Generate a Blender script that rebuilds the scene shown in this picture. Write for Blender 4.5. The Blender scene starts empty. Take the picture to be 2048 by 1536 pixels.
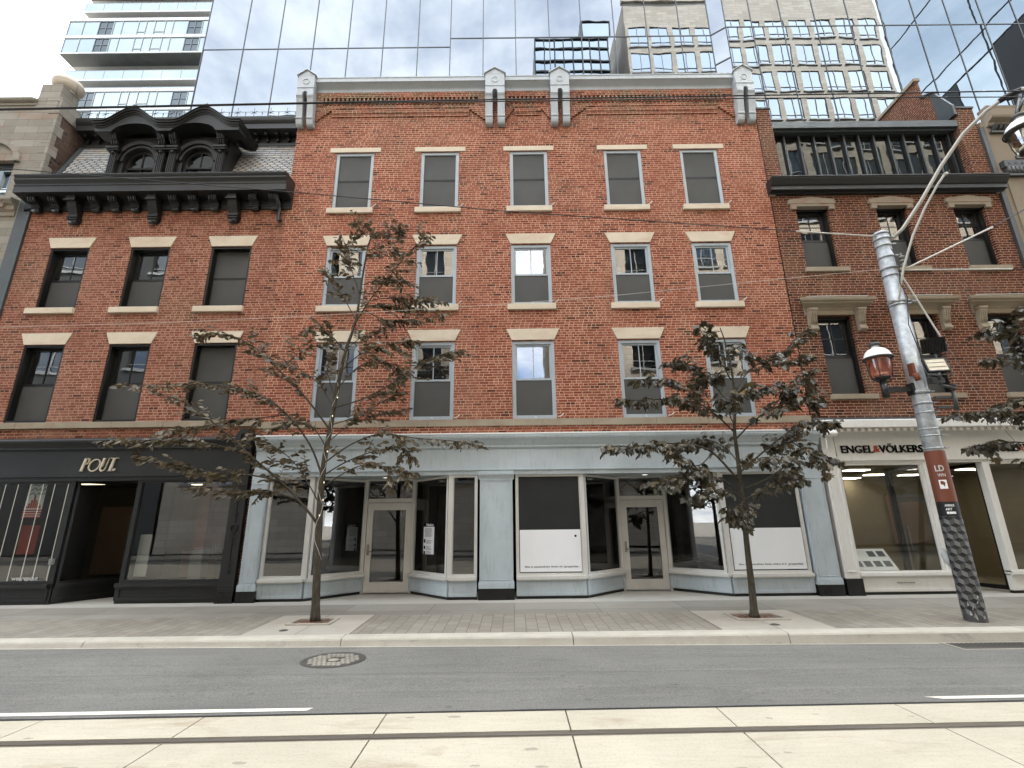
import bpy, bmesh, math, random
from mathutils import Vector, Matrix, noise as mnoise
R = math.radians
random.seed(7)
scn = bpy.context.scene
COL = scn.collection

# ------------------------------------------------------------------ camera
PITCH, YAW, ROLL = 0.277664, 0.000709, -0.0118103
CAM = Vector((0.0, -12.0, 1.668))
def _rot(d):
    c, s = math.cos(ROLL), math.sin(ROLL); d = (c*d[0]-s*d[2], d[1], s*d[0]+c*d[2])
    c, s = math.cos(PITCH), math.sin(PITCH); d = (d[0], c*d[1]-s*d[2], s*d[1]+c*d[2])
    c, s = math.cos(YAW), math.sin(YAW); d = (c*d[0]+s*d[1], -s*d[0]+c*d[1], d[2])
    return Vector(d)
def P(u, v, Y):                       # photo pixel -> world point on the plane y = Y
    d = _rot(((u-1024)/975, 1.0, -(v-768)/975)); t = (Y-CAM.y)/d.y
    return CAM + d*t
def PZ(u, v, z):                      # photo pixel -> world point at height z
    d = _rot(((u-1024)/975, 1.0, -(v-768)/975)); t = (z-CAM.z)/d.z
    return CAM + d*t
cd = bpy.data.cameras.new('camera'); cam = bpy.data.objects.new('camera', cd); COL.objects.link(cam)
cd.sensor_width = 36; cd.lens = 975/2048*36; cd.clip_start = 0.05; cd.clip_end = 2000
rx, ry, rz = _rot((1,0,0)), _rot((0,0,1)), -_rot((0,1,0))
cam.matrix_world = Matrix(((rx.x,ry.x,rz.x,CAM.x),(rx.y,ry.y,rz.y,CAM.y),(rx.z,ry.z,rz.z,CAM.z),(0,0,0,1)))
scn.camera = cam

# ------------------------------------------------------------------ node helpers
class NT:
    def __init__(s, name):
        s.m = bpy.data.materials.new(name); s.m.use_nodes = True
        s.t = s.m.node_tree; s.t.nodes.clear()
        s.out = s.t.nodes.new('ShaderNodeOutputMaterial')
    def n(s, typ, **kw):
        nd = s.t.nodes.new('ShaderNode'+typ)
        for k, v in kw.items(): setattr(nd, k, v)
        return nd
    def set(s, sock, v):
        if hasattr(v, 'is_output'): s.t.links.new(v, sock)
        else:
            if isinstance(v, (tuple, list)) and len(v) == 3 and sock.type == 'RGBA': v = (*v, 1)
            sock.default_value = v
    def math(s, op, a, b=0.0, c=None, clamp=False):
        nd = s.n('Math', operation=op, use_clamp=clamp); s.set(nd.inputs[0], a); s.set(nd.inputs[1], b)
        if c is not None: s.set(nd.inputs[2], c)
        return nd.outputs[0]
    def mix(s, f, a, b, blend='MIX'):
        nd = s.n('Mix', data_type='RGBA', blend_type=blend); s.set(nd.inputs[0], f); s.set(nd.inputs[6], a); s.set(nd.inputs[7], b)
        return nd.outputs[2]
    def noise(s, vec, scale, detail=4, rough=.55, dist=0, dim='3D'):
        nd = s.n('TexNoise', noise_dimensions=dim); s.set(nd.inputs['Vector'], vec); s.set(nd.inputs['Scale'], scale)
        s.set(nd.inputs['Detail'], detail); s.set(nd.inputs['Roughness'], rough); s.set(nd.inputs['Distortion'], dist)
        return nd.outputs['Fac']
    def ramp(s, f, stops, interp='LINEAR'):
        nd = s.n('ValToRGB'); cr = nd.color_ramp; cr.interpolation = interp
        while len(cr.elements) < len(stops): cr.elements.new(.5)
        for e, (p, c) in zip(cr.elements, stops):
            e.position = p; e.color = (*c, 1) if len(c) == 3 else c
        s.set(nd.inputs[0], f); return nd.outputs[0]
    def rng(s, f, a, b, c=0., d=1.):
        nd = s.n('MapRange'); s.set(nd.inputs[0], f); s.set(nd.inputs[1], a); s.set(nd.inputs[2], b); s.set(nd.inputs[3], c); s.set(nd.inputs[4], d)
        return nd.outputs[0]
    def obj(s): return s.n('TexCoord').outputs['Object']
    def scale(s, vec, x, y, z):
        nd = s.n('Mapping'); s.set(nd.inputs[0], vec); nd.inputs['Scale'].default_value = (x, y, z); return nd.outputs[0]
    def bump(s, h, strength=.3, dist=.01):
        nd = s.n('Bump'); s.set(nd.inputs['Height'], h); nd.inputs['Strength'].default_value = strength; nd.inputs['Distance'].default_value = dist
        return nd.outputs[0]
    def bsdf(s, col, rough=.8, metal=0., normal=None, spec=.5, **kw):
        nd = s.n('BsdfPrincipled'); s.set(nd.inputs['Base Color'], col); s.set(nd.inputs['Roughness'], rough); s.set(nd.inputs['Metallic'], metal)
        s.set(nd.inputs['Specular IOR Level'], spec)
        if normal is not None: s.set(nd.inputs['Normal'], normal)
        for k, v in kw.items(): s.set(nd.inputs[k], v)
        return nd.outputs[0]
    def done(s, sh): s.t.links.new(sh, s.out.inputs[0]); return s.m

def paint(name, col, rough=.5, var=.12, dirt=.0, spec=.4, bump=.05):
    n = NT(name); o = n.obj()
    f = n.noise(o, 1.3, 6, .6); g = n.noise(n.scale(o, 14, 14, 2.2), 1.0, 5, .6)
    c = n.mix(n.rng(f, .3, .7), tuple(x*(1-var) for x in col), tuple(min(1, x*(1+var)) for x in col))
    if dirt:
        c = n.mix(n.math('MULTIPLY', n.rng(g, .52, .75), dirt), c, (.16, .135, .10))
    return n.done(n.bsdf(c, n.rng(f, .3, .7, rough*.85, min(1, rough*1.15)), 0, n.bump(n.noise(o, 60, 3), bump, .004), spec))

def brick(name, cols, mortar, rh=.0707, bl=.236, dark=.06, stain=.5, stain_col=(.19,.15,.10), bump=.6, split=.42, mw=.0105, hi=0.0):
    n = NT(name); o = n.obj(); sp = n.n('SeparateXYZ'); n.set(sp.inputs[0], o)
    h = n.math('ADD', sp.outputs[0], sp.outputs[1]); z = sp.outputs[2]
    wob = n.noise(o, 3.0, 2)
    zz = n.math('ADD', z, n.math('MULTIPLY', n.math('SUBTRACT', wob, .5), .012))
    v = n.math('DIVIDE', zz, rh); row = n.math('FLOOR', v); vf = n.math('FRACT', v)
    wr = n.n('TexWhiteNoise', noise_dimensions='1D'); n.set(wr.inputs['W'], row)
    u = n.math('ADD', n.math('DIVIDE', h, bl), n.math('ADD', n.math('MULTIPLY', n.math('MODULO', row, 2.), .5), n.math('MULTIPLY', wr.outputs[0], .45)))
    u = n.math('ADD', u, n.math('MULTIPLY', n.math('SUBTRACT', n.noise(o, 2.2, 2), .5), .25))
    colm = n.math('FLOOR', u); uf = n.math('FRACT', u)
    cv = n.n('CombineXYZ'); n.set(cv.inputs[0], colm); n.set(cv.inputs[1], row)
    wn = n.n('TexWhiteNoise', noise_dimensions='3D'); n.set(wn.inputs['Vector'], cv.outputs[0])
    rnd = wn.outputs[0]; s2 = n.n('SeparateColor'); n.set(s2.inputs[0], wn.outputs[1])
    spl = n.math('GREATER_THAN', s2.outputs[0], 1-split)
    ufs = n.math('FRACT', n.math('MULTIPLY', uf, 2.))
    half = n.math('MULTIPLY', spl, n.math('GREATER_THAN', uf, .5))
    rnd = n.math('FRACT', n.math('ADD', rnd, n.math('MULTIPLY', half, .37)))
    # distance to edges in metres
    ea = n.math('MULTIPLY', n.math('SUBTRACT', .5, n.math('ABSOLUTE', n.math('SUBTRACT', uf, .5))), bl)
    eb = n.math('MULTIPLY', n.math('SUBTRACT', .5, n.math('ABSOLUTE', n.math('SUBTRACT', ufs, .5))), bl/2)
    eu = n.math('ADD', n.math('MULTIPLY', n.math('SUBTRACT', 1., spl), ea), n.math('MULTIPLY', spl, eb))
    ev = n.math('MULTIPLY', n.math('SUBTRACT', .5, n.math('ABSOLUTE', n.math('SUBTRACT', vf, .5))), rh)
    e = n.math('MINIMUM', eu, ev)
    e = n.math('ADD', e, n.math('MULTIPLY', n.math('SUBTRACT', n.noise(o, 26, 3), .5), .006))
    msk = n.rng(e, mw*.30, mw*.75)
    stops = [(i/(len(cols)-1)*(1-dark), c) for i, c in enumerate(cols)]
    c = n.ramp(rnd, stops)
    c = n.mix(n.math('GREATER_THAN', s2.outputs[1], 1-dark), c, tuple(x*.42 for x in cols[0]))
    c = n.mix(n.rng(n.noise(o, 38, 4), .35, .75, 0, .35), c, tuple(x*.7 for x in cols[0]))
    big = n.noise(o, .45, 5, .62)
    c = n.mix(n.rng(big, .50, .78, 0, stain), c, stain_col)
    c = n.mix(n.rng(n.noise(n.scale(o, 1, 1, .35), .8, 4), .52, .75, 0, .35), c, tuple(min(1, x*1.25+.01) for x in cols[-1]))
    c = n.mix(n.rng(n.noise(n.scale(o, 2.2, 2.2, .22), 1.0, 6, .65), .55, .8, 0, .45), c, stain_col)
    c = n.mix(n.rng(n.noise(n.scale(o, 1, 1, .6), .9, 6, .7, .5), .60, .78, 0, .30), c, (.30,.19,.13))
    mc = n.mix(n.rng(n.noise(o, 1.1, 4), .35, .7), mortar, tuple(x*.62 for x in mortar))
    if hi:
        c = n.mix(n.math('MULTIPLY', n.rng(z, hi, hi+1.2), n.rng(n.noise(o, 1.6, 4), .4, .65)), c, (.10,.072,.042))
    c = n.mix(msk, mc, c)
    hgt = n.math('ADD', msk, n.math('MULTIPLY', n.noise(o, 70, 3), .35))
    return n.done(n.bsdf(c, .88, 0, n.bump(hgt, bump, .008), .25))

def stone(name, c1, c2, c3, sc=2.5, joint=None, rough=.85, jc=.45, pink=.35, frost=0):
    n = NT(name); o = n.obj()
    c = n.mix(n.rng(n.noise(o, sc, 6, .65), .3, .7), c1, c2)
    c = n.mix(n.rng(n.noise(n.scale(o, 1, 1, 2.5), sc*.6, 5, .6, .6), .52, .68, 0, pink), c, c3)
    c = n.mix(n.rng(n.noise(o, sc*14, 3), .6, .75, 0, .3), c, tuple(x*.6 for x in c1))
    h = n.noise(o, 40, 4)
    if joint:
        sp = n.n('SeparateXYZ'); n.set(sp.inputs[0], o); cb = n.n('CombineXYZ')
        n.set(cb.inputs[0], n.math('ADD', sp.outputs[0], sp.outputs[1])); n.set(cb.inputs[1], sp.outputs[2])
        b = n.n('TexBrick'); n.set(b.inputs['Vector'], cb.outputs[0]); n.set(b.inputs['Scale'], 1.)
        n.set(b.inputs['Color1'], (1,1,1)); n.set(b.inputs['Color2'], (.78,.76,.74)); n.set(b.inputs['Mortar'], (jc,jc,jc))
        n.set(b.inputs['Brick Width'], joint[0]); n.set(b.inputs['Row Height'], joint[1]); n.set(b.inputs['Mortar Size'], joint[2])
        c = n.mix(1., c, b.outputs[0], 'MULTIPLY')
        h = n.math('SUBTRACT', h, n.math('MULTIPLY', b.outputs[1], 2.))
    return n.done(n.bsdf(c, rough, 0, n.bump(h, .3, .006), .25))

def glass(name, base=.1, wav=.02, tint=(1,1,1), through=(.75,.78,.76), wscale=.9):
    n = NT(name); o = n.obj()
    nr = n.bump(n.noise(o, wscale, 2, .4), wav, .05) if wav else None
    g = n.n('BsdfGlossy'); n.set(g.inputs['Color'], tint); n.set(g.inputs['Roughness'], .0)
    if nr: n.set(g.inputs['Normal'], nr)
    t = n.n('BsdfTransparent'); n.set(t.inputs['Color'], through)
    f = n.n('LayerWeight'); f.inputs['Blend'].default_value = .5
    fac = n.math('MINIMUM', n.math('ADD', n.math('MULTIPLY', n.math('POWER', f.outputs['Facing'], 5.), .95), base+.043), 1.)
    mx = n.n('MixShader'); n.set(mx.inputs[0], fac); n.t.links.new(t.outputs[0], mx.inputs[1]); n.t.links.new(g.outputs[0], mx.inputs[2])
    return n.done(mx.outputs[0])

def mirror(name, tint, dark, fac=.85, wav=.05, wscale=.5):
    n = NT(name); o = n.obj()
    h = n.math('ADD', n.noise(o, wscale, 2, .4), n.math('MULTIPLY', n.noise(o, wscale*3.1, 1, .4), .25))
    g = n.n('BsdfGlossy'); n.set(g.inputs['Color'], tint); n.set(g.inputs['Roughness'], .0); n.set(g.inputs['Normal'], n.bump(h, wav, .05))
    d = n.n('BsdfDiffuse'); n.set(d.inputs['Color'], dark)
    mx = n.n('MixShader'); mx.inputs[0].default_value = fac; n.t.links.new(d.outputs[0], mx.inputs[1]); n.t.links.new(g.outputs[0], mx.inputs[2])
    return n.done(mx.outputs[0])

def emit(name, col, s):
    n = NT(name); e = n.n('Emission'); n.set(e.inputs[0], col); n.set(e.inputs[1], s); return n.done(e.outputs[0])

def island(name, stops, rough=.6, trans=0., spec=.5, metal=0, nsc=0):
    n = NT(name); g = n.n('NewGeometry')
    c = n.ramp(g.outputs['Random Per Island'], stops)
    if nsc: c = n.mix(n.rng(n.noise(n.obj(), nsc, 4), .35, .7, 0, .5), c, tuple(x*.55 for x in stops[0][1]))
    sh = n.bsdf(c, rough, metal, None, spec)
    if trans:
        tr = n.n('BsdfTranslucent'); n.set(tr.inputs[0], c); mx = n.n('MixShader'); mx.inputs[0].default_value = trans
        n.t.links.new(sh, mx.inputs[1]); n.t.links.new(tr.outputs[0], mx.inputs[2]); sh = mx.outputs[0]
    return n.done(sh)

def concrete(name, c1, c2, sc=1.2, speck=.3, stain=(.22,.16,.10), st=.3, broom=None, bump=.25, joints=None, spots=0):
    n = NT(name); o = n.obj()
    c = n.mix(n.rng(n.noise(o, sc, 6, .65), .3, .72), c1, c2)
    c = n.mix(n.rng(n.noise(o, 42, 3, .7), .54, .74, 0, speck), c, tuple(x*.5 for x in c1))
    c = n.mix(n.rng(n.noise(n.scale(o, .6, 1.6, 1), sc*1.7, 6, .7, .4), .55, .75, 0, st), c, stain)
    h = n.noise(o, 120, 3)
    if broom:
        w = n.noise(n.scale(o, *broom), 1., 3, .6); h = n.math('ADD', h, n.math('MULTIPLY', w, .8))
        c = n.mix(n.rng(w, .4, .7, 0, .22), c, tuple(x*.72 for x in c1))
    if spots:
        vz = n.n('TexVoronoi'); n.set(vz.inputs['Vector'], n.scale(o, .5, 1.2, 1)); n.set(vz.inputs['Scale'], spots); n.set(vz.inputs['Randomness'], 1.)
        c = n.mix(n.math('MULTIPLY', n.math('LESS_THAN', n.math('ADD', vz.outputs['Distance'], n.math('MULTIPLY', n.noise(o, 22, 2), .12)), .17), .45), c, tuple(x*.3 for x in c1))
    if joints:
        sp = n.n('SeparateXYZ'); n.set(sp.inputs[0], o); cb = n.n('CombineXYZ'); n.set(cb.inputs[0], sp.outputs[joints[3]]); n.set(cb.inputs[1], sp.outputs[1-joints[3]])
        b = n.n('TexBrick'); n.set(b.inputs['Vector'], cb.outputs[0]); n.set(b.inputs['Scale'], 1.); b.offset = joints[4]
        n.set(b.inputs['Color1'], (1,1,1)); n.set(b.inputs['Color2'], (.82,.81,.80)); n.set(b.inputs['Mortar'], (.45,.43,.40))
        n.set(b.inputs['Brick Width'], joints[0]); n.set(b.inputs['Row Height'], joints[1]); n.set(b.inputs['Mortar Size'], joints[2])
        c = n.mix(1., c, b.outputs[0], 'MULTIPLY'); h = n.math('SUBTRACT', h, n.math('MULTIPLY', b.outputs[1], 2))
    return n.done(n.bsdf(c, .85, 0, n.bump(h, bump, .004), .3))

# ------------------------------------------------------------------ materials
MT = {}
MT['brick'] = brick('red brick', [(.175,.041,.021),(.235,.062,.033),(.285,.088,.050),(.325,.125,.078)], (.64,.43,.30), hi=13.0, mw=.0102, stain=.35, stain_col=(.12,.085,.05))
MT['brick_left'] = brick('worn red brick', [(.150,.043,.024),(.200,.063,.036),(.245,.088,.054),(.285,.12,.08)], (.52,.34,.235), mw=.0098, dark=.05, stain=.45, stain_col=(.14,.095,.055))
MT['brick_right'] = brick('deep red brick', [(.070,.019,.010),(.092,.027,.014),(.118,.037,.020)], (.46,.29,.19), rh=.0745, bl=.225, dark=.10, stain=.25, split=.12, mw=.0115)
MT['brick_old'] = brick('sooty brick', [(0.05,0.03,0.0225),(0.08,0.045,0.0325),(0.11,0.065,0.045)], (0.12,0.1,0.08), stain=.8, stain_col=(0.05,0.0425,0.035))
MT['lime'] = stone('cream limestone', (0.527,0.4462,0.34), (0.612,0.544,0.4335), (0.493,0.357,0.272), 2.2, pink=.6)
MT['lime2'] = stone('buff sandstone', (0.248,0.2077,0.1488), (0.31,0.2666,0.1984), (0.2604,0.1674,0.1178), 2.2, pink=.6)
MT['pinkstone'] = stone('weathered stone hood', (0.248,0.2046,0.155), (0.2914,0.248,0.1922), (0.2604,0.1488,0.1054), 3.5, pink=.85)
MT['ashlar'] = stone('weathered ashlar', (0.2376,0.217,0.18), (0.297,0.28,0.2376), (0.2772,0.182,0.1296), 1.2, joint=(0.726,0.252,0.0058), pink=.55)
MT['towerstone'] = stone('pale tower stone', (.55,.49,.41), (.65,.59,.50), (.60,.52,.43), .8, joint=(1.3,.42,.03), pink=.3, jc=.72)
MT['blue'] = paint('pale blue grey paint', (.43,.485,.512), .45, .10, .3)
MT['blue2'] = paint('blue grey window paint', (0.3498,0.3993,0.4356), .4, .08, .3)
MT['flash'] = paint('pale grey metal cornice', (0.36,0.3924,0.414), .4, .08, .25)
MT['black'] = paint('charcoal paint', (0.0129,0.0133,0.0129), .42, .2, .05)
MT['blackgloss'] = paint('black window paint', (0.0084,0.0084,0.0078), .35, .2, 0)
MT['kick'] = paint('black granite base', (0.0084,0.0084,0.0084), .3, .3, .05)
MT['white'] = paint('off white paint', (0.702,0.693,0.657), .45, .05, .15)
MT['alu'] = paint('cream aluminium', (0.5148,0.4953,0.4524), .35, .06, .15, .6)
MT['alu2'] = paint('pale window trim', (0.576,0.564,0.528), .35, .06, .15, .6)
MT['greymetal'] = paint('dark grey sheet metal', (0.0468,0.055,0.0578), .45, .25, .1)
MT['slate'] = island('grey slate', [(0,(.36,.36,.345)),(.35,(.44,.44,.43)),(.7,(.50,.495,.48)),(.88,(.50,.44,.33)),(1,(.43,.48,.52))], .5, 0, .4, 0, 9)
MT['deck_slateshade'] = paint('roof deck and slate shade', (0.02,0.02,0.02), .8)  # roof deck, and the edge shade painted beneath the slates
MT['winglass'] = glass('window glass', .13, .06, (1,1,1), (.62,.66,.64), 1.1)
MT['shopglass'] = glass('shop window glass', .075, .03, (1,1,1), (.72,.74,.70), .7)
MT['evglass'] = glass('clear shop glass', .02, .02, (1,1,1), (.85,.87,.84), .7)
MT['curtain'] = mirror('blue mirror glass', (.168,.180,.190), (.03,.04,.05), .92, .055, .42)
MT['curtaindark'] = mirror('dark mirror glass', (0.15,0.165,0.165), (0.01,0.011,0.011), .55, .02, .5)
MT['oppglass'] = mirror('sky mirror glass', (.75,.85,.92), (.05,.06,.07), .85, .02, .3)
MT['oppdark'] = mirror('dim window glass', (0.245,0.266,0.28), (0.014,0.0154,0.0168), .5, .02, .3)
MT['paleglass'] = mirror('pale balcony glass', (.22,.255,.275), (.16,.185,.20), .6, .01, .3)
MT['studioglass'] = mirror('studio window glass', (0.093,0.0992,0.0992), (0.0279,0.0267,0.0223), .75, .05, .8)
MT['dimglass'] = mirror('dim balcony window glass', (0.078,0.09,0.096), (0.03,0.036,0.036), .7, .01, .3)
MT['mullion'] = paint('dark mullion', (0.018,0.0204,0.0216), .4)
MT['slabwhite'] = paint('white slab edge', (0.306,0.315,0.315), .6, .06)
MT['soffit'] = paint('grey soffit', (0.2108,0.2108,0.1984), .7, .06)
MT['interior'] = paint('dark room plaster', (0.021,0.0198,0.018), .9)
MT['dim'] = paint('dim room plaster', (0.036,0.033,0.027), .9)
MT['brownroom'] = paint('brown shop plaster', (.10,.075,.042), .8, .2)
MT['shopfill'] = emit('added shop fill light', (1,.85,.6), .5)  # glow added to brighten the black shop's room
MT['warm'] = paint('warm office plaster', (0.2046,0.1674,0.1023), .8, .1)
MT['tan'] = paint('tan office panel', (0.24,0.144,0.096), .8, .1)
MT['paper'] = paint('white paper', (.78,.79,.80), .6, .03)
MT['board'] = paint('pale board', (0.496,0.496,0.48), .6, .03)
MT['blind'] = paint('black blind', (0.0096,0.0102,0.0096), .7, .1)
MT['letter'] = paint('black sign letters', (.006,.006,.006), .8, .1, 0, .1)
MT['red'] = paint('red lettering', (0.35,0.049,0.0175), .5)
MT['cream'] = paint('cream sign letters', (0.624,0.56,0.432), .4, .03)
MT['stucco'] = stone('tan stucco', (0.24,0.201,0.153), (0.264,0.225,0.174), (0.264,0.18,0.132), 2.0, pink=.3)
MT['dkgreen'] = paint('dark grey trim', (0.0413,0.0429,0.0407), .5, .15)
MT['asph'] = None
MT['galv'] = None
MT['wire'] = paint('black cable', (0.0072,0.0072,0.0072), .5)
MT['whiterod'] = paint('pale fibreglass rod', (0.496,0.48,0.432), .4)
MT['armpaint'] = paint('grey painted steel', (0.357,0.34,0.2975), .45, .1, .1)
MT['rust'] = paint('orange brown wrap', (0.1457,0.0422,0.0211), .6, .12, .1)
MT['wrapblack'] = paint('black wrap', (0.0072,0.0072,0.0072), .6, .15, .1)
MT['wrapgrey'] = paint('grey wrap', (0.1426,0.1426,0.1364), .6, .15, .15)
MT['wrapmid'] = paint('mid grey wrap', (0.054,0.054,0.0528), .6, .15, .15)
MT['lampwhite'] = paint('white enamel', (.80,.80,.77), .25, .03)
MT['floodface'] = paint('pale lamp lens', (0.51,0.45,0.3375), .3, .05)
MT['steel'] = None
n = NT('insect screen'); o = n.obj()
c = n.mix(n.rng(n.noise(o, .9, 4), .35, .7), (.060,.060,.056), (.080,.080,.076))
b_ = n.bsdf(c, .7, 0, None, .35); t_ = n.n('BsdfTransparent'); mx = n.n('MixShader'); mx.inputs[0].default_value = .10
n.t.links.new(b_, mx.inputs[1]); n.t.links.new(t_.outputs[0], mx.inputs[2]); MT['screen'] = n.done(mx.outputs[0])

n = NT('worn asphalt'); o = n.obj()
c = n.mix(n.rng(n.noise(o, .55, 6, .6), .3, .7), (.128,.124,.109), (.172,.166,.147))
c = n.mix(n.rng(n.noise(n.scale(o, .25, 2.4, 1), 1.1, 5, .6, .3), .48, .72, 0, .5), c, (.105,.103,.093))
c = n.mix(n.rng(n.noise(n.scale(o, .12, 3.2, 1), 1.7, 5, .6, .2), .55, .75, 0, .6), c, (.215,.207,.183))
c = n.mix(n.rng(n.noise(n.scale(o, .5, .9, 1), .8, 6, .7, .8), .56, .66, 0, .35), c, (.095,.092,.083))
c = n.mix(n.rng(n.noise(o, 160, 3), .55, .68, 0, .45), c, (.08,.08,.075))
c = n.mix(n.rng(n.noise(o, 210, 2), .60, .70, 0, .5), c, (.46,.44,.40))
c = n.mix(n.rng(n.noise(o, 48, 2, .7), .30, .70), n.mix(1., c, (.72,.72,.72), 'MULTIPLY'), n.mix(1., c, (1.28,1.28,1.27), 'MULTIPLY'))
sy_ = n.n('SeparateXYZ'); n.set(sy_.inputs[0], o)
c = n.mix(n.math('MULTIPLY', n.math('LESS_THAN', n.math('ABSOLUTE', n.math('SUBTRACT', n.math('ADD', sy_.outputs[1], n.math('MULTIPLY', n.noise(o, .9, 5, .7), .16)), -4.92)), .008), .6), c, (.06,.058,.052))
vo = n.n('TexVoronoi'); n.set(vo.inputs['Vector'], o); n.set(vo.inputs['Scale'], 1.7); vo.inputs['Randomness'].default_value = 1.
c = n.mix(n.math('MULTIPLY', n.math('LESS_THAN', n.math('ADD', vo.outputs['Distance'], n.math('MULTIPLY', n.noise(o, 14, 3), .10)), .115), .5), c, (.085,.082,.075))
cr = n.noise(n.scale(o, .35, 1.6, 1), 1.2, 7, .7, 1.2)
c = n.mix(n.math('MULTIPLY', n.math('LESS_THAN', n.math('ABSOLUTE', n.math('SUBTRACT', cr, .5)), .0035), .55), c, (.04,.04,.038))
MT['asph'] = n.done(n.bsdf(c, .82, 0, n.bump(n.noise(o, 170, 4), .5, .006), .35))

n = NT('galvanised steel'); o = n.obj()
c = n.mix(n.rng(n.noise(o, 9, 5, .7), .35, .65), (.24,.26,.27), (.40,.42,.43))
c = n.mix(n.rng(n.noise(n.scale(o, 1, 1, .4), 5, 4), .6, .75, 0, .4), c, (.20,.16,.12))
MT['galv'] = n.done(n.bsdf(c, .45, .35, n.bump(n.noise(o, 30, 3), .15, .005), .5))
n = NT('worn rail steel'); o = n.obj()
MT['steel'] = n.done(n.bsdf(n.mix(n.noise(n.scale(o, .4, 20, 1), 3, 4), (.20,.165,.125), (.38,.35,.31)), .35, .7))
n = NT('tree bark'); o = n.obj()
w = n.noise(n.scale(o, 30, 30, 5), 1.3, 5, .65)
c = n.mix(n.rng(w, .3, .7), (.030,.025,.018), (.095,.082,.062))
MT['bark'] = n.done(n.bsdf(c, .9, 0, n.bump(w, .7, .012), .2))
MT['leaf1'] = island('olive brown leaf', [(0,(.05,.038,.018)),(.4,(.09,.066,.032)),(.75,(.135,.10,.052)),(1,(.20,.165,.11))], .38, .34, .5)
MT['leaf2'] = island('dark maple leaf', [(0,(.030,.026,.013)),(.45,(.060,.050,.026)),(.8,(.10,.085,.05)),(1,(.14,.095,.04))], .36, .28, .55)
MT['apron'] = concrete('pale threshold concrete', (0.306,0.289,0.2507), (0.3655,0.3485,0.306), .9, .2, st=.2)
MT['walk'] = concrete('grey walk concrete', (0.22,0.204,0.172), (0.28,0.264,0.228), .7, .3, (0.096,0.08,0.064), .35, joints=(1.72,1.25,.006,0,0.))
MT['paver'] = concrete('worn pavers', (0.2352,0.2142,0.1764), (0.3024,0.2772,0.231), .8, .3, (0.252,0.1848,0.1176), .4, joints=(.30,.20,.0055,1,.5))
MT['slabc'] = concrete('pale pit slab', (0.3312,0.3036,0.253), (0.4048,0.3726,0.3128), 1.1, .25, (0.2392,0.1564,0.092), .35)
MT['kerb'] = concrete('kerb concrete', (.34,.315,.26), (.43,.40,.335), 1.5, .35, (.17,.14,.105), .75)
MT['kerbtop'] = concrete('lit kerb top', (.38,.355,.29), (.49,.46,.385), 2.2, .25, (.30,.25,.18), .4)  # paler copy of the kerb concrete: light on the top put into colour
MT['track'] = concrete('pale track concrete', (.43,.39,.295), (.53,.48,.37), .8, .5, (.29,.215,.14), .75, broom=(3,26,1), spots=3.2)
MT['linepaint'] = concrete('worn line paint', (0.66,0.6215,0.517), (0.77,0.726,0.616), 3, .3, (0.33,0.308,0.264), .35)
MT['tar'] = paint('tar joint', (0.021,0.0203,0.0189), .8, .3)
MT['mulch'] = island('bark mulch', [(0,(.10,.042,.024)),(.5,(.20,.088,.05)),(1,(.32,.17,.11))], .9)
MT['iron'] = paint('worn cast iron', (.27,.25,.205), .6, .25, .2)
MT['irondark'] = paint('dark iron', (.060,.055,.046), .7, .2)
MT['bulb'] = emit('warm bulb', (1,.86,.6), .25)
MT['tube'] = emit('cool tube', (1,.95,.84), 1.5)
MT['panel_light'] = emit('ceiling light panel', (1,.94,.82), 2.4)
MT['strip'] = emit('soft light strip', (1,.93,.82), .10)
MT['spot'] = emit('recessed spot', (1,.97,.9), .2)
MT['bag'] = paint('crumpled clear plastic', (0.44,0.456,0.464), .2, .2, 0, .8)

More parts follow.
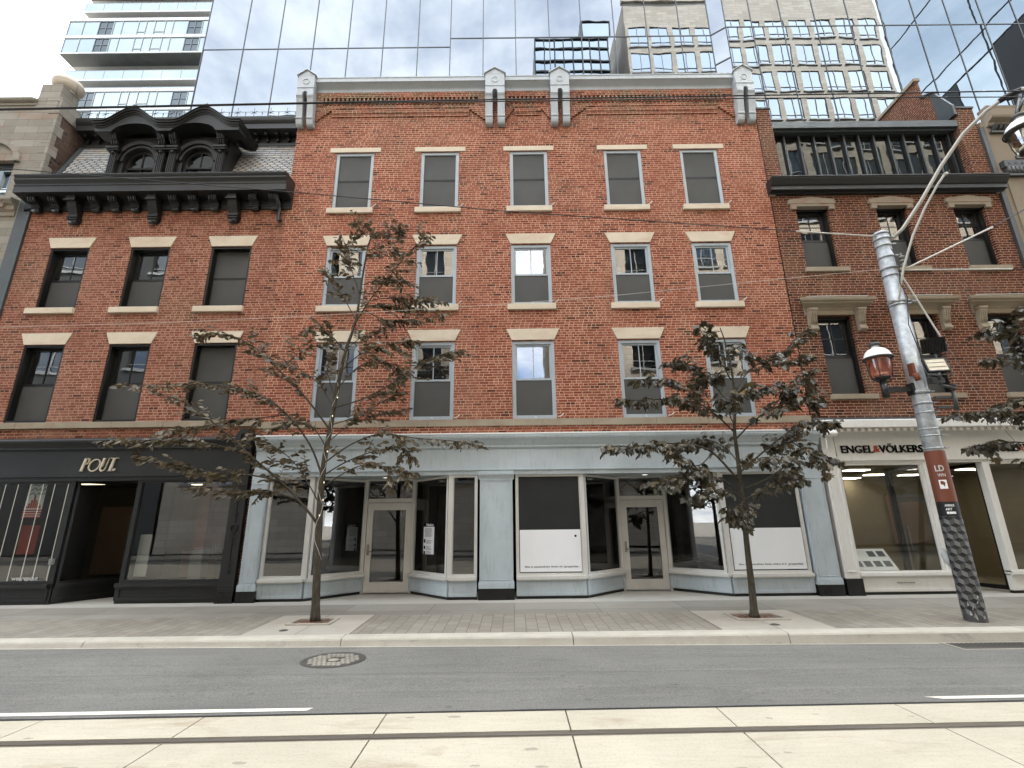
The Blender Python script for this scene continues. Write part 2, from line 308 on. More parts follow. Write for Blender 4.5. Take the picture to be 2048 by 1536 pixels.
# ------------------------------------------------------------------ mesh builder
class MB:
    def __init__(s): s.v = []; s.f = []; s.sm = []; s.mi = []
    def add(s, vs, fs, smooth=False, mi=0):
        k = len(s.v); s.v += [tuple(v) for v in vs]
        for f in fs: s.f.append(tuple(i+k for i in f)); s.sm.append(smooth); s.mi.append(mi)
        return s
    def box(s, x0, x1, y0, y1, z0, z1, mi=0):
        vs = [(x, y, z) for z in (z0, z1) for y in (y0, y1) for x in (x0, x1)]
        return s.add(vs, [(0,2,3,1),(4,5,7,6),(0,1,5,4),(2,6,7,3),(0,4,6,2),(1,3,7,5)], mi=mi)
    def obox(s, a, b, z0, z1, t, off=0., mi=0):      # box along plan segment a-b, thickness t
        dx, dy = b[0]-a[0], b[1]-a[1]; L = math.hypot(dx, dy); nx, ny = -dy/L, dx/L
        q = []
        for z in (z0, z1):
            for w in (off-t/2, off+t/2):
                for p in (a, b): q.append((p[0]+nx*w, p[1]+ny*w, z))
        return s.add(q, [(0,2,3,1),(4,5,7,6),(0,1,5,4),(2,6,7,3),(0,4,6,2),(1,3,7,5)], mi=mi)
    def quad(s, *p, mi=0): return s.add(p, [tuple(range(len(p)))], mi=mi)
    def ext(s, pts, a, b, axis='x', smooth=False, mi=0):   # closed 2D polygon extruded between a and b along axis
        def mk(p, w): return {'x': (w, p[0], p[1]), 'y': (p[0], w, p[1]), 'z': (p[0], p[1], w)}[axis]
        n = len(pts); vs = [mk(p, a) for p in pts] + [mk(p, b) for p in pts]
        fs = [tuple(range(n))[::-1], tuple(range(n, 2*n))]
        s.add(vs, fs, mi=mi); k = len(s.v)-2*n
        for i in range(n):
            j = (i+1) % n; s.f.append((k+i, k+j, k+n+j, k+n+i)); s.sm.append(smooth); s.mi.append(mi)
        return s
    def tube(s, pts, rad, n=8, mi=0, cap=True):
        pts = [Vector(p) for p in pts]
        if not hasattr(rad, '__len__'): rad = [rad]*len(pts)
        vs = []; up = Vector((0, 0, 1)); prev = None
        for i, p in enumerate(pts):
            t = (pts[min(i+1, len(pts)-1)] - pts[max(i-1, 0)])
            t = t.normalized() if t.length > 1e-9 else up
            if prev is None:
                a = t.cross(Vector((0, 1, .01)) if abs(t.y) < .9 else Vector((1, 0, 0))).normalized()
            else:
                a = (prev - t*prev.dot(t)).normalized()
            prev = a; b = t.cross(a)
            for k in range(n):
                w = 2*math.pi*k/n; vs.append(p + (a*math.cos(w)+b*math.sin(w))*rad[i])
        fs = []
        for i in range(len(pts)-1):
            for k in range(n):
                j = (k+1) % n; fs.append((i*n+k, i*n+j, (i+1)*n+j, (i+1)*n+k))
        s.add(vs, fs, True, mi)
        if cap:
            k = len(s.v)-len(vs); s.f += [tuple(range(k, k+n))[::-1], tuple(range(len(s.v)-n, len(s.v)))]; s.sm += [False]*2; s.mi += [mi]*2
        return s
    def lathe(s, prof, c=(0,0,0), n=20, mi=0, smooth=True):   # prof: (r, z)
        vs = []; fs = []
        for r, z in prof:
            for k in range(n):
                w = 2*math.pi*k/n; vs.append((c[0]+r*math.cos(w), c[1]+r*math.sin(w), c[2]+z))
        for i in range(len(prof)-1):
            for k in range(n):
                j = (k+1) % n; fs.append((i*n+k, i*n+j, (i+1)*n+j, (i+1)*n+k))
        return s.add(vs, fs, smooth, mi)
    def wall(s, x0, x1, z0, z1, holes, y=0., depth=.15, mi=0):   # wall sheet with rectangular openings and their reveals
        xs = sorted({x0, x1, *[h[0] for h in holes], *[h[1] for h in holes]}); zs = sorted({z0, z1, *[h[2] for h in holes], *[h[3] for h in holes]})
        xs = [x for x in xs if x0 <= x <= x1]; zs = [z for z in zs if z0 <= z <= z1]
        for i in range(len(xs)-1):
            for j in range(len(zs)-1):
                cx, cz = (xs[i]+xs[i+1])/2, (zs[j]+zs[j+1])/2
                if any(h[0] < cx < h[1] and h[2] < cz < h[3] for h in holes): continue
                s.quad((xs[i], y, zs[j]), (xs[i+1], y, zs[j]), (xs[i+1], y, zs[j+1]), (xs[i], y, zs[j+1]), mi=mi)
        for a, b, c, d in holes:
            for p, q in (((a,c),(b,c)), ((b,c),(b,d)), ((b,d),(a,d)), ((a,d),(a,c))):
                s.quad((p[0], y, p[1]), (q[0], y, q[1]), (q[0], y+depth, q[1]), (p[0], y+depth, p[1]), mi=mi)
        return s
    def ring(s, x0, x1, z0, z1, w, y0, y1, mi=0):     # rectangular frame
        s.box(x0, x0+w, y0, y1, z0, z1, mi); s.box(x1-w, x1, y0, y1, z0, z1, mi)
        s.box(x0+w, x1-w, y0, y1, z0, z0+w, mi); return s.box(x0+w, x1-w, y0, y1, z1-w, z1, mi)
    def mesh(s, name, mats, origin=(0,0,0), weld=False):
        me = bpy.data.meshes.new(name)
        ox, oy, oz = origin
        me.from_pydata([(x-ox, y-oy, z-oz) for x, y, z in s.v], [], s.f)
        for m in (mats if isinstance(mats, (list, tuple)) else [mats]): me.materials.append(MT[m] if isinstance(m, str) else m)
        me.polygons.foreach_set('use_smooth', s.sm); me.polygons.foreach_set('material_index', s.mi)
        bm = bmesh.new(); bm.from_mesh(me)
        if weld: bmesh.ops.remove_doubles(bm, verts=bm.verts, dist=1e-5)
        bmesh.ops.recalc_face_normals(bm, faces=bm.faces); bm.to_mesh(me); bm.free()
        me.update(); return me

ORG = {}
def thing(name, label, cat, loc=(0,0,0), group=None):
    o = bpy.data.objects.new(name, None); COL.objects.link(o); o.location = loc
    o.empty_display_size = .2; o['label'] = label; o['category'] = cat
    if group: o['group'] = group
    ORG[o.name] = tuple(loc); return o
def part(name, mb, mats, parent, loc=None, label=None, bevel=0, weld=False):
    org = ORG[parent.name]
    me = mb if isinstance(mb, bpy.types.Mesh) else mb.mesh(name, mats, org if loc is None else (0,0,0), weld)
    o = bpy.data.objects.new(name, me); COL.objects.link(o); o.parent = parent
    if loc is not None: o.location = (loc[0]-org[0], loc[1]-org[1], loc[2]-org[2])
    ORG[o.name] = org if loc is None else tuple(loc)
    if label: o['label'] = label
    if bevel:
        b = o.modifiers.new('bevel', 'BEVEL'); b.width = bevel; b.segments = 2; b.limit_method = 'ANGLE'
    return o
def single(name, mb, mats, label, cat, loc=None, group=None, bevel=0):
    loc = loc or (0,0,0)
    o = bpy.data.objects.new(name, mb.mesh(name, mats, loc)); COL.objects.link(o); o.location = loc
    o['label'] = label; o['category'] = cat
    if group: o['group'] = group
    if bevel:
        b = o.modifiers.new('bevel', 'BEVEL'); b.width = bevel; b.segments = 2; b.limit_method = 'ANGLE'
    ORG[o.name] = loc; return o
def struct(name, mb, mats, kind='structure', label=None, bevel=0):
    o = bpy.data.objects.new(name, mb.mesh(name, mats)); COL.objects.link(o); o['kind'] = kind
    if label: o['label'] = label
    if bevel:
        b = o.modifiers.new('bevel', 'BEVEL'); b.width = bevel; b.segments = 2; b.limit_method = 'ANGLE'
    return o
def text_mb(txt, size, x, y, z, depth=.02, bold=0., width=None, shear=0., rot=0.):
    cu = bpy.data.curves.new('t', 'FONT'); cu.body = txt; cu.size = size; cu.extrude = depth/2; cu.offset = bold; cu.shear = shear; cu.resolution_u = 3
    ob = bpy.data.objects.new('t', cu); COL.objects.link(ob)
    bpy.context.view_layer.update()
    me = bpy.data.meshes.new_from_object(ob.evaluated_get(bpy.context.evaluated_depsgraph_get()))
    bpy.data.objects.remove(ob); bpy.data.curves.remove(cu)
    xs = [v.co.x for v in me.vertices]; w = max(xs)-min(xs); k = (width/w) if width else 1.
    m = MB(); c, s_ = math.cos(rot), math.sin(rot)
    m.add([(x+(v.co.x-min(xs))*k*c - (v.co.z)*s_*0, y+(v.co.x-min(xs))*k*s_ - v.co.z, z+v.co.y) for v in me.vertices], [tuple(p.vertices) for p in me.polygons])
    bpy.data.meshes.remove(me); return m
#@@SETTING
# ------------------------------------------------------------------ ground
def zs(y): return -.02*max(0., -y-.1)                 # pavement surface
def zc(x): return -.062 - min(.19, max(.095, .135+.0055*x))   # road at the kerb
KY = -3.44
def sk(x): return .0186*x                              # the tracks run slightly skew to the kerb
m = MB()
m.quad((-60,7,-.30),(60,7,-.30),(60,-45,-.30),(-60,-45,-.30)); m.quad((-900,900,-.45),(900,900,-.45),(900,-900,-.45),(-900,-900,-.45))
struct('ground', m, 'walk')
m = MB()
for ya, yb in ((3.4,-.1),(-.1,-.45)): m.quad((-40,ya,zs(ya)),(40,ya,zs(ya)),(40,yb,zs(yb)),(-40,yb,zs(yb)))
struct('threshold_apron', m, 'apron')
m = MB(); m.quad((-40,-.45,zs(-.45)),(40,-.45,zs(-.45)),(40,-1.65,zs(-1.65)),(-40,-1.65,zs(-1.65))); struct('sidewalk', m, 'walk')
m = MB(); m.quad((-40,-1.65,zs(-1.65)),(40,-1.65,zs(-1.65)),(40,-3.19,zs(-3.19)),(-40,-3.19,zs(-3.19))); struct('paver_band', m, 'paver')
# kerb stones
m = MB(); js = [-38.2,-31,-24,-17,-10.6,-6.86,-2.76,.93,4.36,8.18,12,16,22,30,40]
for a, b in zip(js, js[1:]):
    x0, x1 = a+.006, b-.006; zt = zs(-3.3)
    prof = lambda x: [(-3.185,zt+.006),(-3.39,zt),(-3.42,zt-.012),(-3.435,zt-.035),(-3.475,zc(x)-.02),(-3.475,-.5),(-3.185,-.5)]
    pa, pb = prof(x0), prof(x1); n_ = len(pa); k = len(m.v)
    m.add([(x0,*p) for p in pa]+[(x1,*p) for p in pb], [tuple(range(n_))[::-1], tuple(range(n_,2*n_))]+[])
    for i in range(n_): m.f.append((k+i,k+(i+1)%n_,k+n_+(i+1)%n_,k+n_+i)); m.sm.append(False); m.mi.append(1 if i < 3 else 0)
struct('kerb', m, ['kerb','kerbtop'])
m = MB(); m.quad((-40,-3.17,-.07),(40,-3.17,-.07),(40,-3.44,-.30),(-40,-3.44,-.30)); struct('kerb_joint_bed', m, 'tar')
# gutter strip and road
m = MB(); xs = [-40+2*i for i in range(41)]
def road_z(x, y):
    e = -6.42+sk(x); t = min(1, max(0, (y-KY)/(e-KY))); return zc(x)*(1-t) + (-.142)*t
ys = [0, .06, .2, .45, .75, 1.]
vs = []; fs = []
for i, x in enumerate(xs):
    for t in ys:
        y = KY+(-6.42+.02+sk(x)-KY)*t; vs.append((x, y, road_z(x, y)))
for i in range(len(xs)-1):
    for j in range(len(ys)-1):
        a = i*len(ys)+j; fs.append((a, a+1, a+len(ys)+1, a+len(ys)))
m.add(vs, fs, True); k = len(m.v)
m.quad((-40,-13.45+sk(-40),-.142),(40,-13.45+sk(40),-.142),(40,-16.6,-.2),(-40,-16.6,-.2))
struct('road', m, 'asph')
m = MB(); m.box(-40,40,-20.5,-16.6,-.5,-.06); struct('far_sidewalk', m, 'walk')
m = MB()
for i in range(len(xs)-1):
    p = []
    for x in (xs[i], xs[i+1]):
        for y in (KY-.015, KY-.085): p.append((x, y, road_z(x, y)+.004))
    m.quad(p[0], p[2], p[3], p[1])
struct('gutter_strip', m, 'kerb')
# track slab: strips between rails, cut into bays by joints
def bay(m, x0, x1, y0, y1, z=-.14):
    q = [(x0,y0+sk(x0)),(x1,y0+sk(x1)),(x1,y1+sk(x1)),(x0,y1+sk(x0))]
    m.add([(*p, z-.12) for p in q]+[(*p, z) for p in q], [(4,5,6,7),(0,1,5,4),(1,2,6,5),(2,3,7,6),(3,0,4,7)])
m = MB()
j1 = [-40]+[-40+1.8*i for i in range(1,20)]+[-4.63,-3.07,-1.28,.5,2.02,3.84,5.6,7.4]+[9.2+1.8*i for i in range(16)]+[40]
def strip(y0, y1, js, g=.007):
    js = sorted(js)
    for a, b in zip(js, js[1:]):
        if b-a > .3: bay(m, a+g, b-g, y0, y1)
strip(-6.905, -6.43, j1)
strip(-8.40, -7.035, j1); strip(-10.3, -8.53, j1); strip(-11.75, -10.43, j1); strip(-13.45, -11.88, j1)
struct('track_slab', m, 'track')
m = MB(); q = lambda x, y, z: (x, y+sk(x), z)
m.quad(q(-40,-6.3,-.19), q(40,-6.3,-.19), q(40,-13.6,-.19), q(-40,-13.6,-.19)); struct('track_bed', m, 'tar')
for i, yy in enumerate((-6.97, -8.465, -10.365, -11.815)):
    m = MB(); k = -1 if i % 2 else 1
    def bar(y0, y1, z1):
        pts = [(-40,y0+sk(-40)),(40,y0+sk(40)),(40,y1+sk(40)),(-40,y1+sk(-40))]
        m.add([(*p,-.185) for p in pts]+[(*p,z1) for p in pts], [(4,5,6,7),(0,1,5,4),(1,2,6,5),(2,3,7,6),(3,0,4,7)])
    bar(yy-.035*k, yy+.03*k, -.136); bar(yy-.035*k, yy-.058*k, -.142) if k > 0 else bar(yy+.058, yy+.035, -.142)
    o = struct('tram_rail', m, 'steel', 'thing'); del o['kind']
    o['label'] = ['worn steel tram rail nearest the kerb, set between cream concrete slabs','steel tram rail behind the pale slab nearest the rail in view','steel tram rail of the far track, nearer the camera','farthest steel tram rail, beside the opposite lane'][i]
    o['category'] = 'rail'; o['group'] = 'tram rails in the street'
def line(name, x0, x1, cut, label):
    m = MB(); y = lambda x, d: -6.262+sk(x)+d
    N = 24; vs = []
    for i in range(N+1):
        x = x0+(x1-x0)*i/N
        for d in (-.045, .045):
            jx = random.uniform(-.006, .006); vs.append((x + (cut if d > 0 and i in (0, N) else 0), y(x, d)+jx, road_z(x, y(x, d))+.005))
    m.add(vs, [(2*i, 2*i+2, 2*i+3, 2*i+1) for i in range(N)])
    o = struct(name, m, 'linepaint'); o['label'] = label
line('road_line', -30, -2.12, .04, 'worn white lane line ending left of centre')
line('road_line', 4.45, 34, -.14, 'white lane line starting at right')
# tar seam between asphalt and slab
m = MB(); N = 160
for i in range(N):
    x0, x1 = -16+32*i/N, -16+32*(i+1)/N; w0 = .014+.012*mnoise.noise((x0*2.3,0,0)); w1 = .014+.012*mnoise.noise((x1*2.3,0,0))
    m.quad((x0,-6.425+sk(x0),-.1375),(x1,-6.425+sk(x1),-.1375),(x1,-6.405+w1+sk(x1),-.1365),(x0,-6.405+w0+sk(x0),-.1365))
struct('tar_seam', m, 'tar')
# tree pits
def pit(x0, x1, px0, px1, py0, py1, label1, label2, label3):
    m = MB(); z = lambda y: zs(y)+.004
    m2 = MB()
    yb, yf = -1.585, -3.18
    hs = [(x0, px0, yf, yb), (px1, x1, yf, yb), (px0, px1, yf, py0), (px0, px1, py1, yb)]
    for a, b, c, d in hs: m.quad((a,c,z(c)),(b,c,z(c)),(b,d,z(d)),(a,d,z(d)))
    xm = (x0+x1)/2
    struct('pit_slab', m, 'slabc')
    m2 = MB()
    for a, b, c, d in ((x0-.008,x0,yf,yb),(x1,x1+.008,yf,yb),(xm-.004,xm+.004,yf,py0-.09),(xm-.004,xm+.004,py1+.07,yb),(x0,x1,yb-.006,yb+.004)):
        m2.quad((a,c,zs(c)+.007),(b,c,zs(c)+.007),(b,d,zs(d)+.007),(a,d,zs(d)+.007))
    struct('pit_slab_joint', m2, 'tar')
    f = MB(); zz = zs(-2.2); w = .07
    f.box(px0-w,px1+w,py0-w,py0,zz-.08,zz+.026); f.box(px0-w,px1+w,py1,py1+w,zz-.08,zz+.026); f.box(px0-w,px0,py0,py1,zz-.08,zz+.026); f.box(px1,px1+w,py0,py1,zz-.08,zz+.026)
    single('pit_edging', f, 'slabc', label1, 'edging', group='concrete tree pit edgings', bevel=.006)
    c = MB(); c.quad((px0,py0,zz-.012),(px1,py0,zz-.012),(px1,py1,zz-.012),(px0,py1,zz-.012))
    for _ in range(420):
        p = Vector((random.uniform(px0+.02,px1-.02), random.uniform(py0+.02,py1-.02), zz-.004+random.uniform(0,.022)))
        a = random.uniform(0,6.28); l, w2 = random.uniform(.012,.035), random.uniform(.006,.014); t = random.uniform(-.5,.5)
        d = Vector((math.cos(a), math.sin(a), t*.5)); e = Vector((-math.sin(a), math.cos(a), 0))
        c.quad(p-d*l-e*w2, p+d*l-e*w2*.6, p+d*l+e*w2, p-d*l+e*w2*.8)
    o = struct('bark_mulch', c, 'mulch', 'stuff', label2)
    v = MB(); vx = px0+.08 if x0 < 0 else px0+.42; vy = -2.86
    v.lathe([(0,.012),(.055,.012),(.06,.006),(.075,.006),(.078,0)], (vx, vy, zs(vy)+.002), 16)
    single('valve_cover', v, 'irondark', label3, 'valve cover', group='small valve covers by the tree pits')
pit(-4.51, -2.72, -4.02, -3.36, -2.43, -1.97, 'raised pale concrete edging round the red mulch of the left tree', 'red brown bark mulch under the left tree', 'small dark valve cover on the pale slab before the left tree')
pit(3.42, 5.30, 4.03, 4.83, -2.47, -1.97, 'raised pale concrete edging round the red mulch of the maple', 'red brown bark mulch under the right tree', 'small dark valve cover on the pale slab before the maple')
# manhole cover
MX, MY, MR = -2.57, -4.29, .44
mh = thing('manhole_cover', 'round worn iron manhole cover with gridded top in the asphalt', 'manhole cover', (MX, MY, road_z(MX, MY)))
m = MB(); z0 = road_z(MX, MY); sl = (road_z(MX, MY+.3)-road_z(MX, MY-.3))/.6
def mz(y, h): return z0+sl*(y-MY)+h
m = MB(); N = 40; vs = []
for r, h in ((MR-.05,.004),(MR-.045,.009),(MR,.009),(MR+.004,.002)):
    for k in range(N):
        a = 2*math.pi*k/N; y = MY+r*math.sin(a); vs.append((MX+r*math.cos(a), y, mz(y, h)))
m.add(vs, [(i*N+k, i*N+(k+1)%N, (i+1)*N+(k+1)%N, (i+1)*N+k) for i in range(3) for k in range(N)]); part('frame_ring', m, 'irondark', mh)
m = MB(); m.add([(MX+(MR-.045)*math.cos(2*math.pi*k/N), MY+(MR-.045)*math.sin(2*math.pi*k/N), mz(MY+(MR-.045)*math.sin(2*math.pi*k/N), .004)) for k in range(N)], [tuple(range(N))], mi=0)
for i in range(-6, 7):
    for j in range(-4, 5):
        x, y = MX+i*.066+(.033 if j % 2 else 0), MY+j*.095; hw, hh = .026, .040
        if abs(i) <= 1 and abs(j) <= 1: continue
        if max(math.hypot(x+a-MX, y+b-MY) for a in (-hw,hw) for b in (-hh,hh)) > MR-.055: continue
        m.add([(x+a, y+b, mz(y+b, h)) for h in (.004,.010) for a, b in ((-hw,-hh),(hw,-hh),(hw,hh),(-hw,hh))], [(4,5,6,7),(0,1,5,4),(1,2,6,5),(2,3,7,6),(3,0,4,7)], mi=1)
m.lathe([(0,.016),(.045,.014),(.06,.010),(.075,.004)], (MX, MY, z0), 16, mi=1)
part('cover_plate', m, ['irondark','iron'], mh)
dr = thing('storm_drain', 'dark iron gutter grate at the foot of the kerb at right', 'drain', (7.35,-3.72,road_z(7.35,-3.72)))
m = MB()
for k in range(16):
    x = 6.75+.075*k; m.box(x, x+.045, -3.90, -3.52, road_z(x,-3.7)-.03, road_z(x,-3.7)+.008)
part('grate', m, 'irondark', dr); m = MB(); zz = road_z(7.3,-3.7)
m.ring(6.68,8.02,-3.95,-3.48,.05,0,.012); m.v = [(x, z, zz+y) for x, y, z in m.v]; part('grate_frame', m, 'iron', dr)
#@@MAIN
# ------------------------------------------------------------------ windows
_wc = {}
def window(parent, cx, z0, w, h, y, style, screen):
    """double-hung window; local origin at the middle of its foot on the wall face.  screen: 'half' or 'full'"""
    key = (round(w,3), round(h,3), y, style, screen)
    if key not in _wc:
        f = MB(); g = MB(); s = MB(); x0, x1 = -w/2, w/2
        cw = .085 if style == 'blue' else .055
        dd = 0 if style == 'blue' else (.13 if style == 'black' else .07)
        f.ring(x0, x1, 0, h, cw, y-dd, y+.14)                                   # casing
        f.ring(x0+cw-.012, x1-cw+.012, cw-.012, h-cw+.012, .022, y+.018, y+.14)
        a0, a1, b0, b1 = x0+cw, x1-cw, cw, h-cw; mid = (b0+b1)/2+.01
        f.ring(a0, a1, mid-.03, b1, .05, y+.040, y+.082)                  # upper sash
        f.ring(a0, a1, b0, mid+.015, .05, y+.086, y+.122)                   # lower sash
        mt = .011
        f.box(-mt, mt, y+.05, y+.075, mid, b1-.04); f.box(-mt, mt, y+.092, y+.115, b0+.04, mid-.02)
        if style == 'four':
            zz = (mid+b1)/2-.01; f.box(a0+.04, a1-.04, y+.051, y+.074, zz-.01, zz+.01)
            zz = (mid+b0)/2+.01; f.box(a0+.04, a1-.04, y+.093, y+.114, zz-.01, zz+.01)
        if style == 'blue':                                                   # little roller fitting at the foot
            f.lathe([(0,.055),(.022,.05),(.034,.03),(.036,0)], (.02, y-.03, .0), 10)
        g.quad((a0+.03,y+.066,mid),(a1-.03,y+.066,mid),(a1-.03,y+.066,b1-.03),(a0+.03,y+.066,b1-.03))
        g2 = MB(); g2.quad((a0+.03,y+.105,b0+.03),(a1-.03,y+.105,b0+.03),(a1-.03,y+.105,mid),(a0+.03,y+.105,mid))
        top = mid-.035 if screen == 'half' else b1
        s.quad((a0+.012,y+.034,b0+.012),(a1-.012,y+.034,b0+.012),(a1-.012,y+.034,top-.012),(a0+.012,y+.034,top-.012))
        sf = MB(); sf.ring(a0, a1, b0, top, .016, y+.026, y+.042)
        if screen == 'full': sf.box(a0+.016, a1-.016, y+.028, y+.040, mid-.035, mid+.03)
        fm = {'blue':'blue2','black':'blackgloss','four':'blackgloss'}[style]
        _wc[key] = (f.mesh('window',fm), g.mesh('upper_pane','winglass'), g2.mesh('lower_pane','winglass'), s.mesh('insect_screen','screen'), sf.mesh('screen_frame','blind' if screen == 'full' or style != 'blue' else 'screen'))
    ms = _wc[key]
    wn = part('window', ms[0], None, parent, (cx, 0, z0))
    for nm, me in zip(('upper_pane','lower_pane','insect_screen','screen_frame'), ms[1:]):
        o = part(nm, me, None, wn)
        if nm == 'upper_pane': o.rotation_euler = (random.uniform(-.006,.006), 0, random.uniform(-.008,.008))
    return wn
def flared(mb, x0, x1, z0, z1, fl, y0=-.02, y1=.02):
    mb.ext([(x0, z0), (x1, z0), (x1+fl, z1), (x0-fl, z1)], y0, y1, 'y'); return mb

# ------------------------------------------------------------------ the four-storey brick building
XL, XR = -6.36, 7.47
B1 = thing('brick_building', 'four storey red brick building with pale blue grey shopfronts and bracketed cornice', 'building', (.55, 2, 0))
cols = [(-5.095,-3.985),(-2.59,-1.48),(.02,1.125),(2.795,3.90),(5.05,6.155)]
rows = [(4.18,6.264),(7.30,9.13),(10.33,12.264)]
m = MB(); m.wall(XL, XR, 3.6, 14.42, [(a,b,c,d) for a,b in cols for c,d in rows], 0, .16)
m.quad((XL,0,0),(XL,4.6,0),(XL,4.6,14.3),(XL,0,14.3)); m.quad((XR,0,0),(XR,4.6,0),(XR,4.6,14.42),(XR,0,14.42)); m.quad((XL,4.6,0),(XR,4.6,0),(XR,4.6,14.3),(XL,4.6,14.3))
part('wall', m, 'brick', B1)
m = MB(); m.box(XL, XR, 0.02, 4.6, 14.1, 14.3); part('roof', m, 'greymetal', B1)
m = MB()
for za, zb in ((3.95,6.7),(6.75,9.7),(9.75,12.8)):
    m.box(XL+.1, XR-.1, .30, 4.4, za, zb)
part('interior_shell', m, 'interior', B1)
# corbelled frieze of brick
BR = [(-6.10,.50),(-.40,.58),(1.555,.565),(7.12,.53)]
m = MB(); spans = [(-5.86,-.70),(-.10,1.26),(1.85,6.85)]
for a, b in spans:
    e = min(.5, (b-a)*.2)
    m.box(a, b, -.098, .01, 14.20, 14.40); m.box(a, b, -.062, .01, 13.83, 13.93); m.box(a, b, -.020, .01, 13.93, 14.20)
    m.box(a+e, b-e, -.045, .01, 13.66, 13.83); m.box(a+e, b-e, -.026, .01, 13.55, 13.66)
    for k in range(6):     # stepped ends running down to the bracket feet
        s_ = e*(1-k/6); z1 = 13.83-k*.071
        m.box(a, a+s_, -.061+k*.002, .01, z1-.071, z1-.0005); m.box(b-s_, b, -.061+k*.002, .01, z1-.071, z1-.0005)
    m.box(a, a+e*.45, -.0975, .01, 13.93, 14.20); m.box(b-e*.45, b, -.0975, .01, 13.93, 14.20)
    x = a+e*.45+.05
    while x < b-e*.45-.06: m.box(x, x+.062, -.095, .01, 13.96, 14.20); x += .128
part('brick_frieze', m, 'brick', B1)
m = MB()
cp = [(.0,14.40),(-.085,14.40),(-.085,14.50),(-.095,14.525),(-.12,14.55),(-.16,14.575),(-.205,14.605),(-.24,14.625),(-.255,14.63),(-.27,14.635),(-.27,14.76),(-.285,14.77),(-.285,14.80),(.15,14.84),(.15,14.40)]
m.ext(cp, XL-.05, XR-.12, 'x'); part('cornice', m, 'flash', B1)
for cx, w in BR:
    m = MB(); h = w/2
    m.ext([(-.36,14.30),(-.36,14.78),(.0,14.78),(.0,14.30)], cx-h, cx+h, 'x')
    m.ext([(cx-h,14.78),(cx+h,14.78),(cx,14.985)], -.36, .0, 'y')
    m.ext([(cx-h-.04,14.775),(cx-h-.04,14.81),(cx,15.03),(cx+h+.04,14.81),(cx+h+.04,14.775),(cx,14.99)], -.40, .0, 'y')
    m.box(cx-h-.012, cx+h+.012, -.372, .0, 14.325, 14.345)
    lw = w*.37
    A = [(cx-h,14.30)]+[(cx-h, 14.05),(cx-h+lw,14.05)]+[(cx-(w/2-lw)*math.cos(t*math.pi/8), 14.13+(w/2-lw)*1.1*math.sin(t*math.pi/8)) for t in range(9)]+[(cx+h-lw,14.05),(cx+h,14.05),(cx+h,14.30)]
    m.ext(A, -.358, .0, 'y')
    for x0 in (cx-h, cx+h-lw):
        m.ext([(0,14.06),(-.355,14.06),(-.355,14.02),(-.33,13.98),(-.28,13.80),(-.235,13.55),(-.215,13.42),(-.215,13.34),(-.20,13.33),(-.19,13.25),(-.165,13.17),(-.12,13.13),(0,13.13)], x0, x0+lw, 'x')
        m.box(x0-.008, x0+lw+.008, -.23, .0, 13.345, 13.365); m.box(x0-.006, x0+lw+.006, -.37, 0, 14.045, 14.06)
    b_ = part('cornice_bracket', m, 'flash', B1, bevel=.006)
    m = MB(); N = 20
    vs = [(cx+r*math.cos(2*math.pi*k/N), y, 14.56+r*math.sin(2*math.pi*k/N)) for r, y in ((.115,-.362),(.10,-.374),(.088,-.374),(.082,-.364)) for k in range(N)]
    m.add(vs, [(i*N+k, i*N+(k+1)%N, (i+1)*N+(k+1)%N, (i+1)*N+k) for i in range(3) for k in range(N)])
    part('roundel', m, 'flash', b_)
# belt course, sills, lintels
m = MB(); js = [-6.37,-4.9,-3.3,-2.1,-.6,.75,2.0,3.6,4.9,6.3,7.46]
for a, b in zip(js, js[1:]): m.box(a+.003, b-.003, -.055-random.random()*.006, .05, 4.0, 4.165+random.random()*.004)
part('belt_course', m, 'lime2', B1, bevel=.008)
for ri, (z0, z1) in enumerate(rows):
    for ci, (a, b) in enumerate(cols):
        window(B1, (a+b)/2, z0, b-a, z1-z0, .03, 'blue', 'full' if ri == 2 else 'half')
        m = MB()
        if ri == 2: m.box(a-.19, b+.19, -.025, .12, 12.268, 12.425)
        else: flared(m, a-.005, b+.005, z1+.02, z1+.335, .145, -.022, .12)
        part('lintel', m, 'lime', B1, bevel=.006)
        if ri:
            m = MB(); m.box(a-.11, b+.085, -.075, .15, z0-.16, z0+.004); part('window_sill', m, 'lime', B1, bevel=.01)
        m = MB(); m.tube([(b+.03,-.02,z0+.03),(b+.10,-.05,z0+.05),(b+.17,-.06,z0+.11)], [.012,.014,.01], 6); part('wire_clip', m, 'alu', B1)

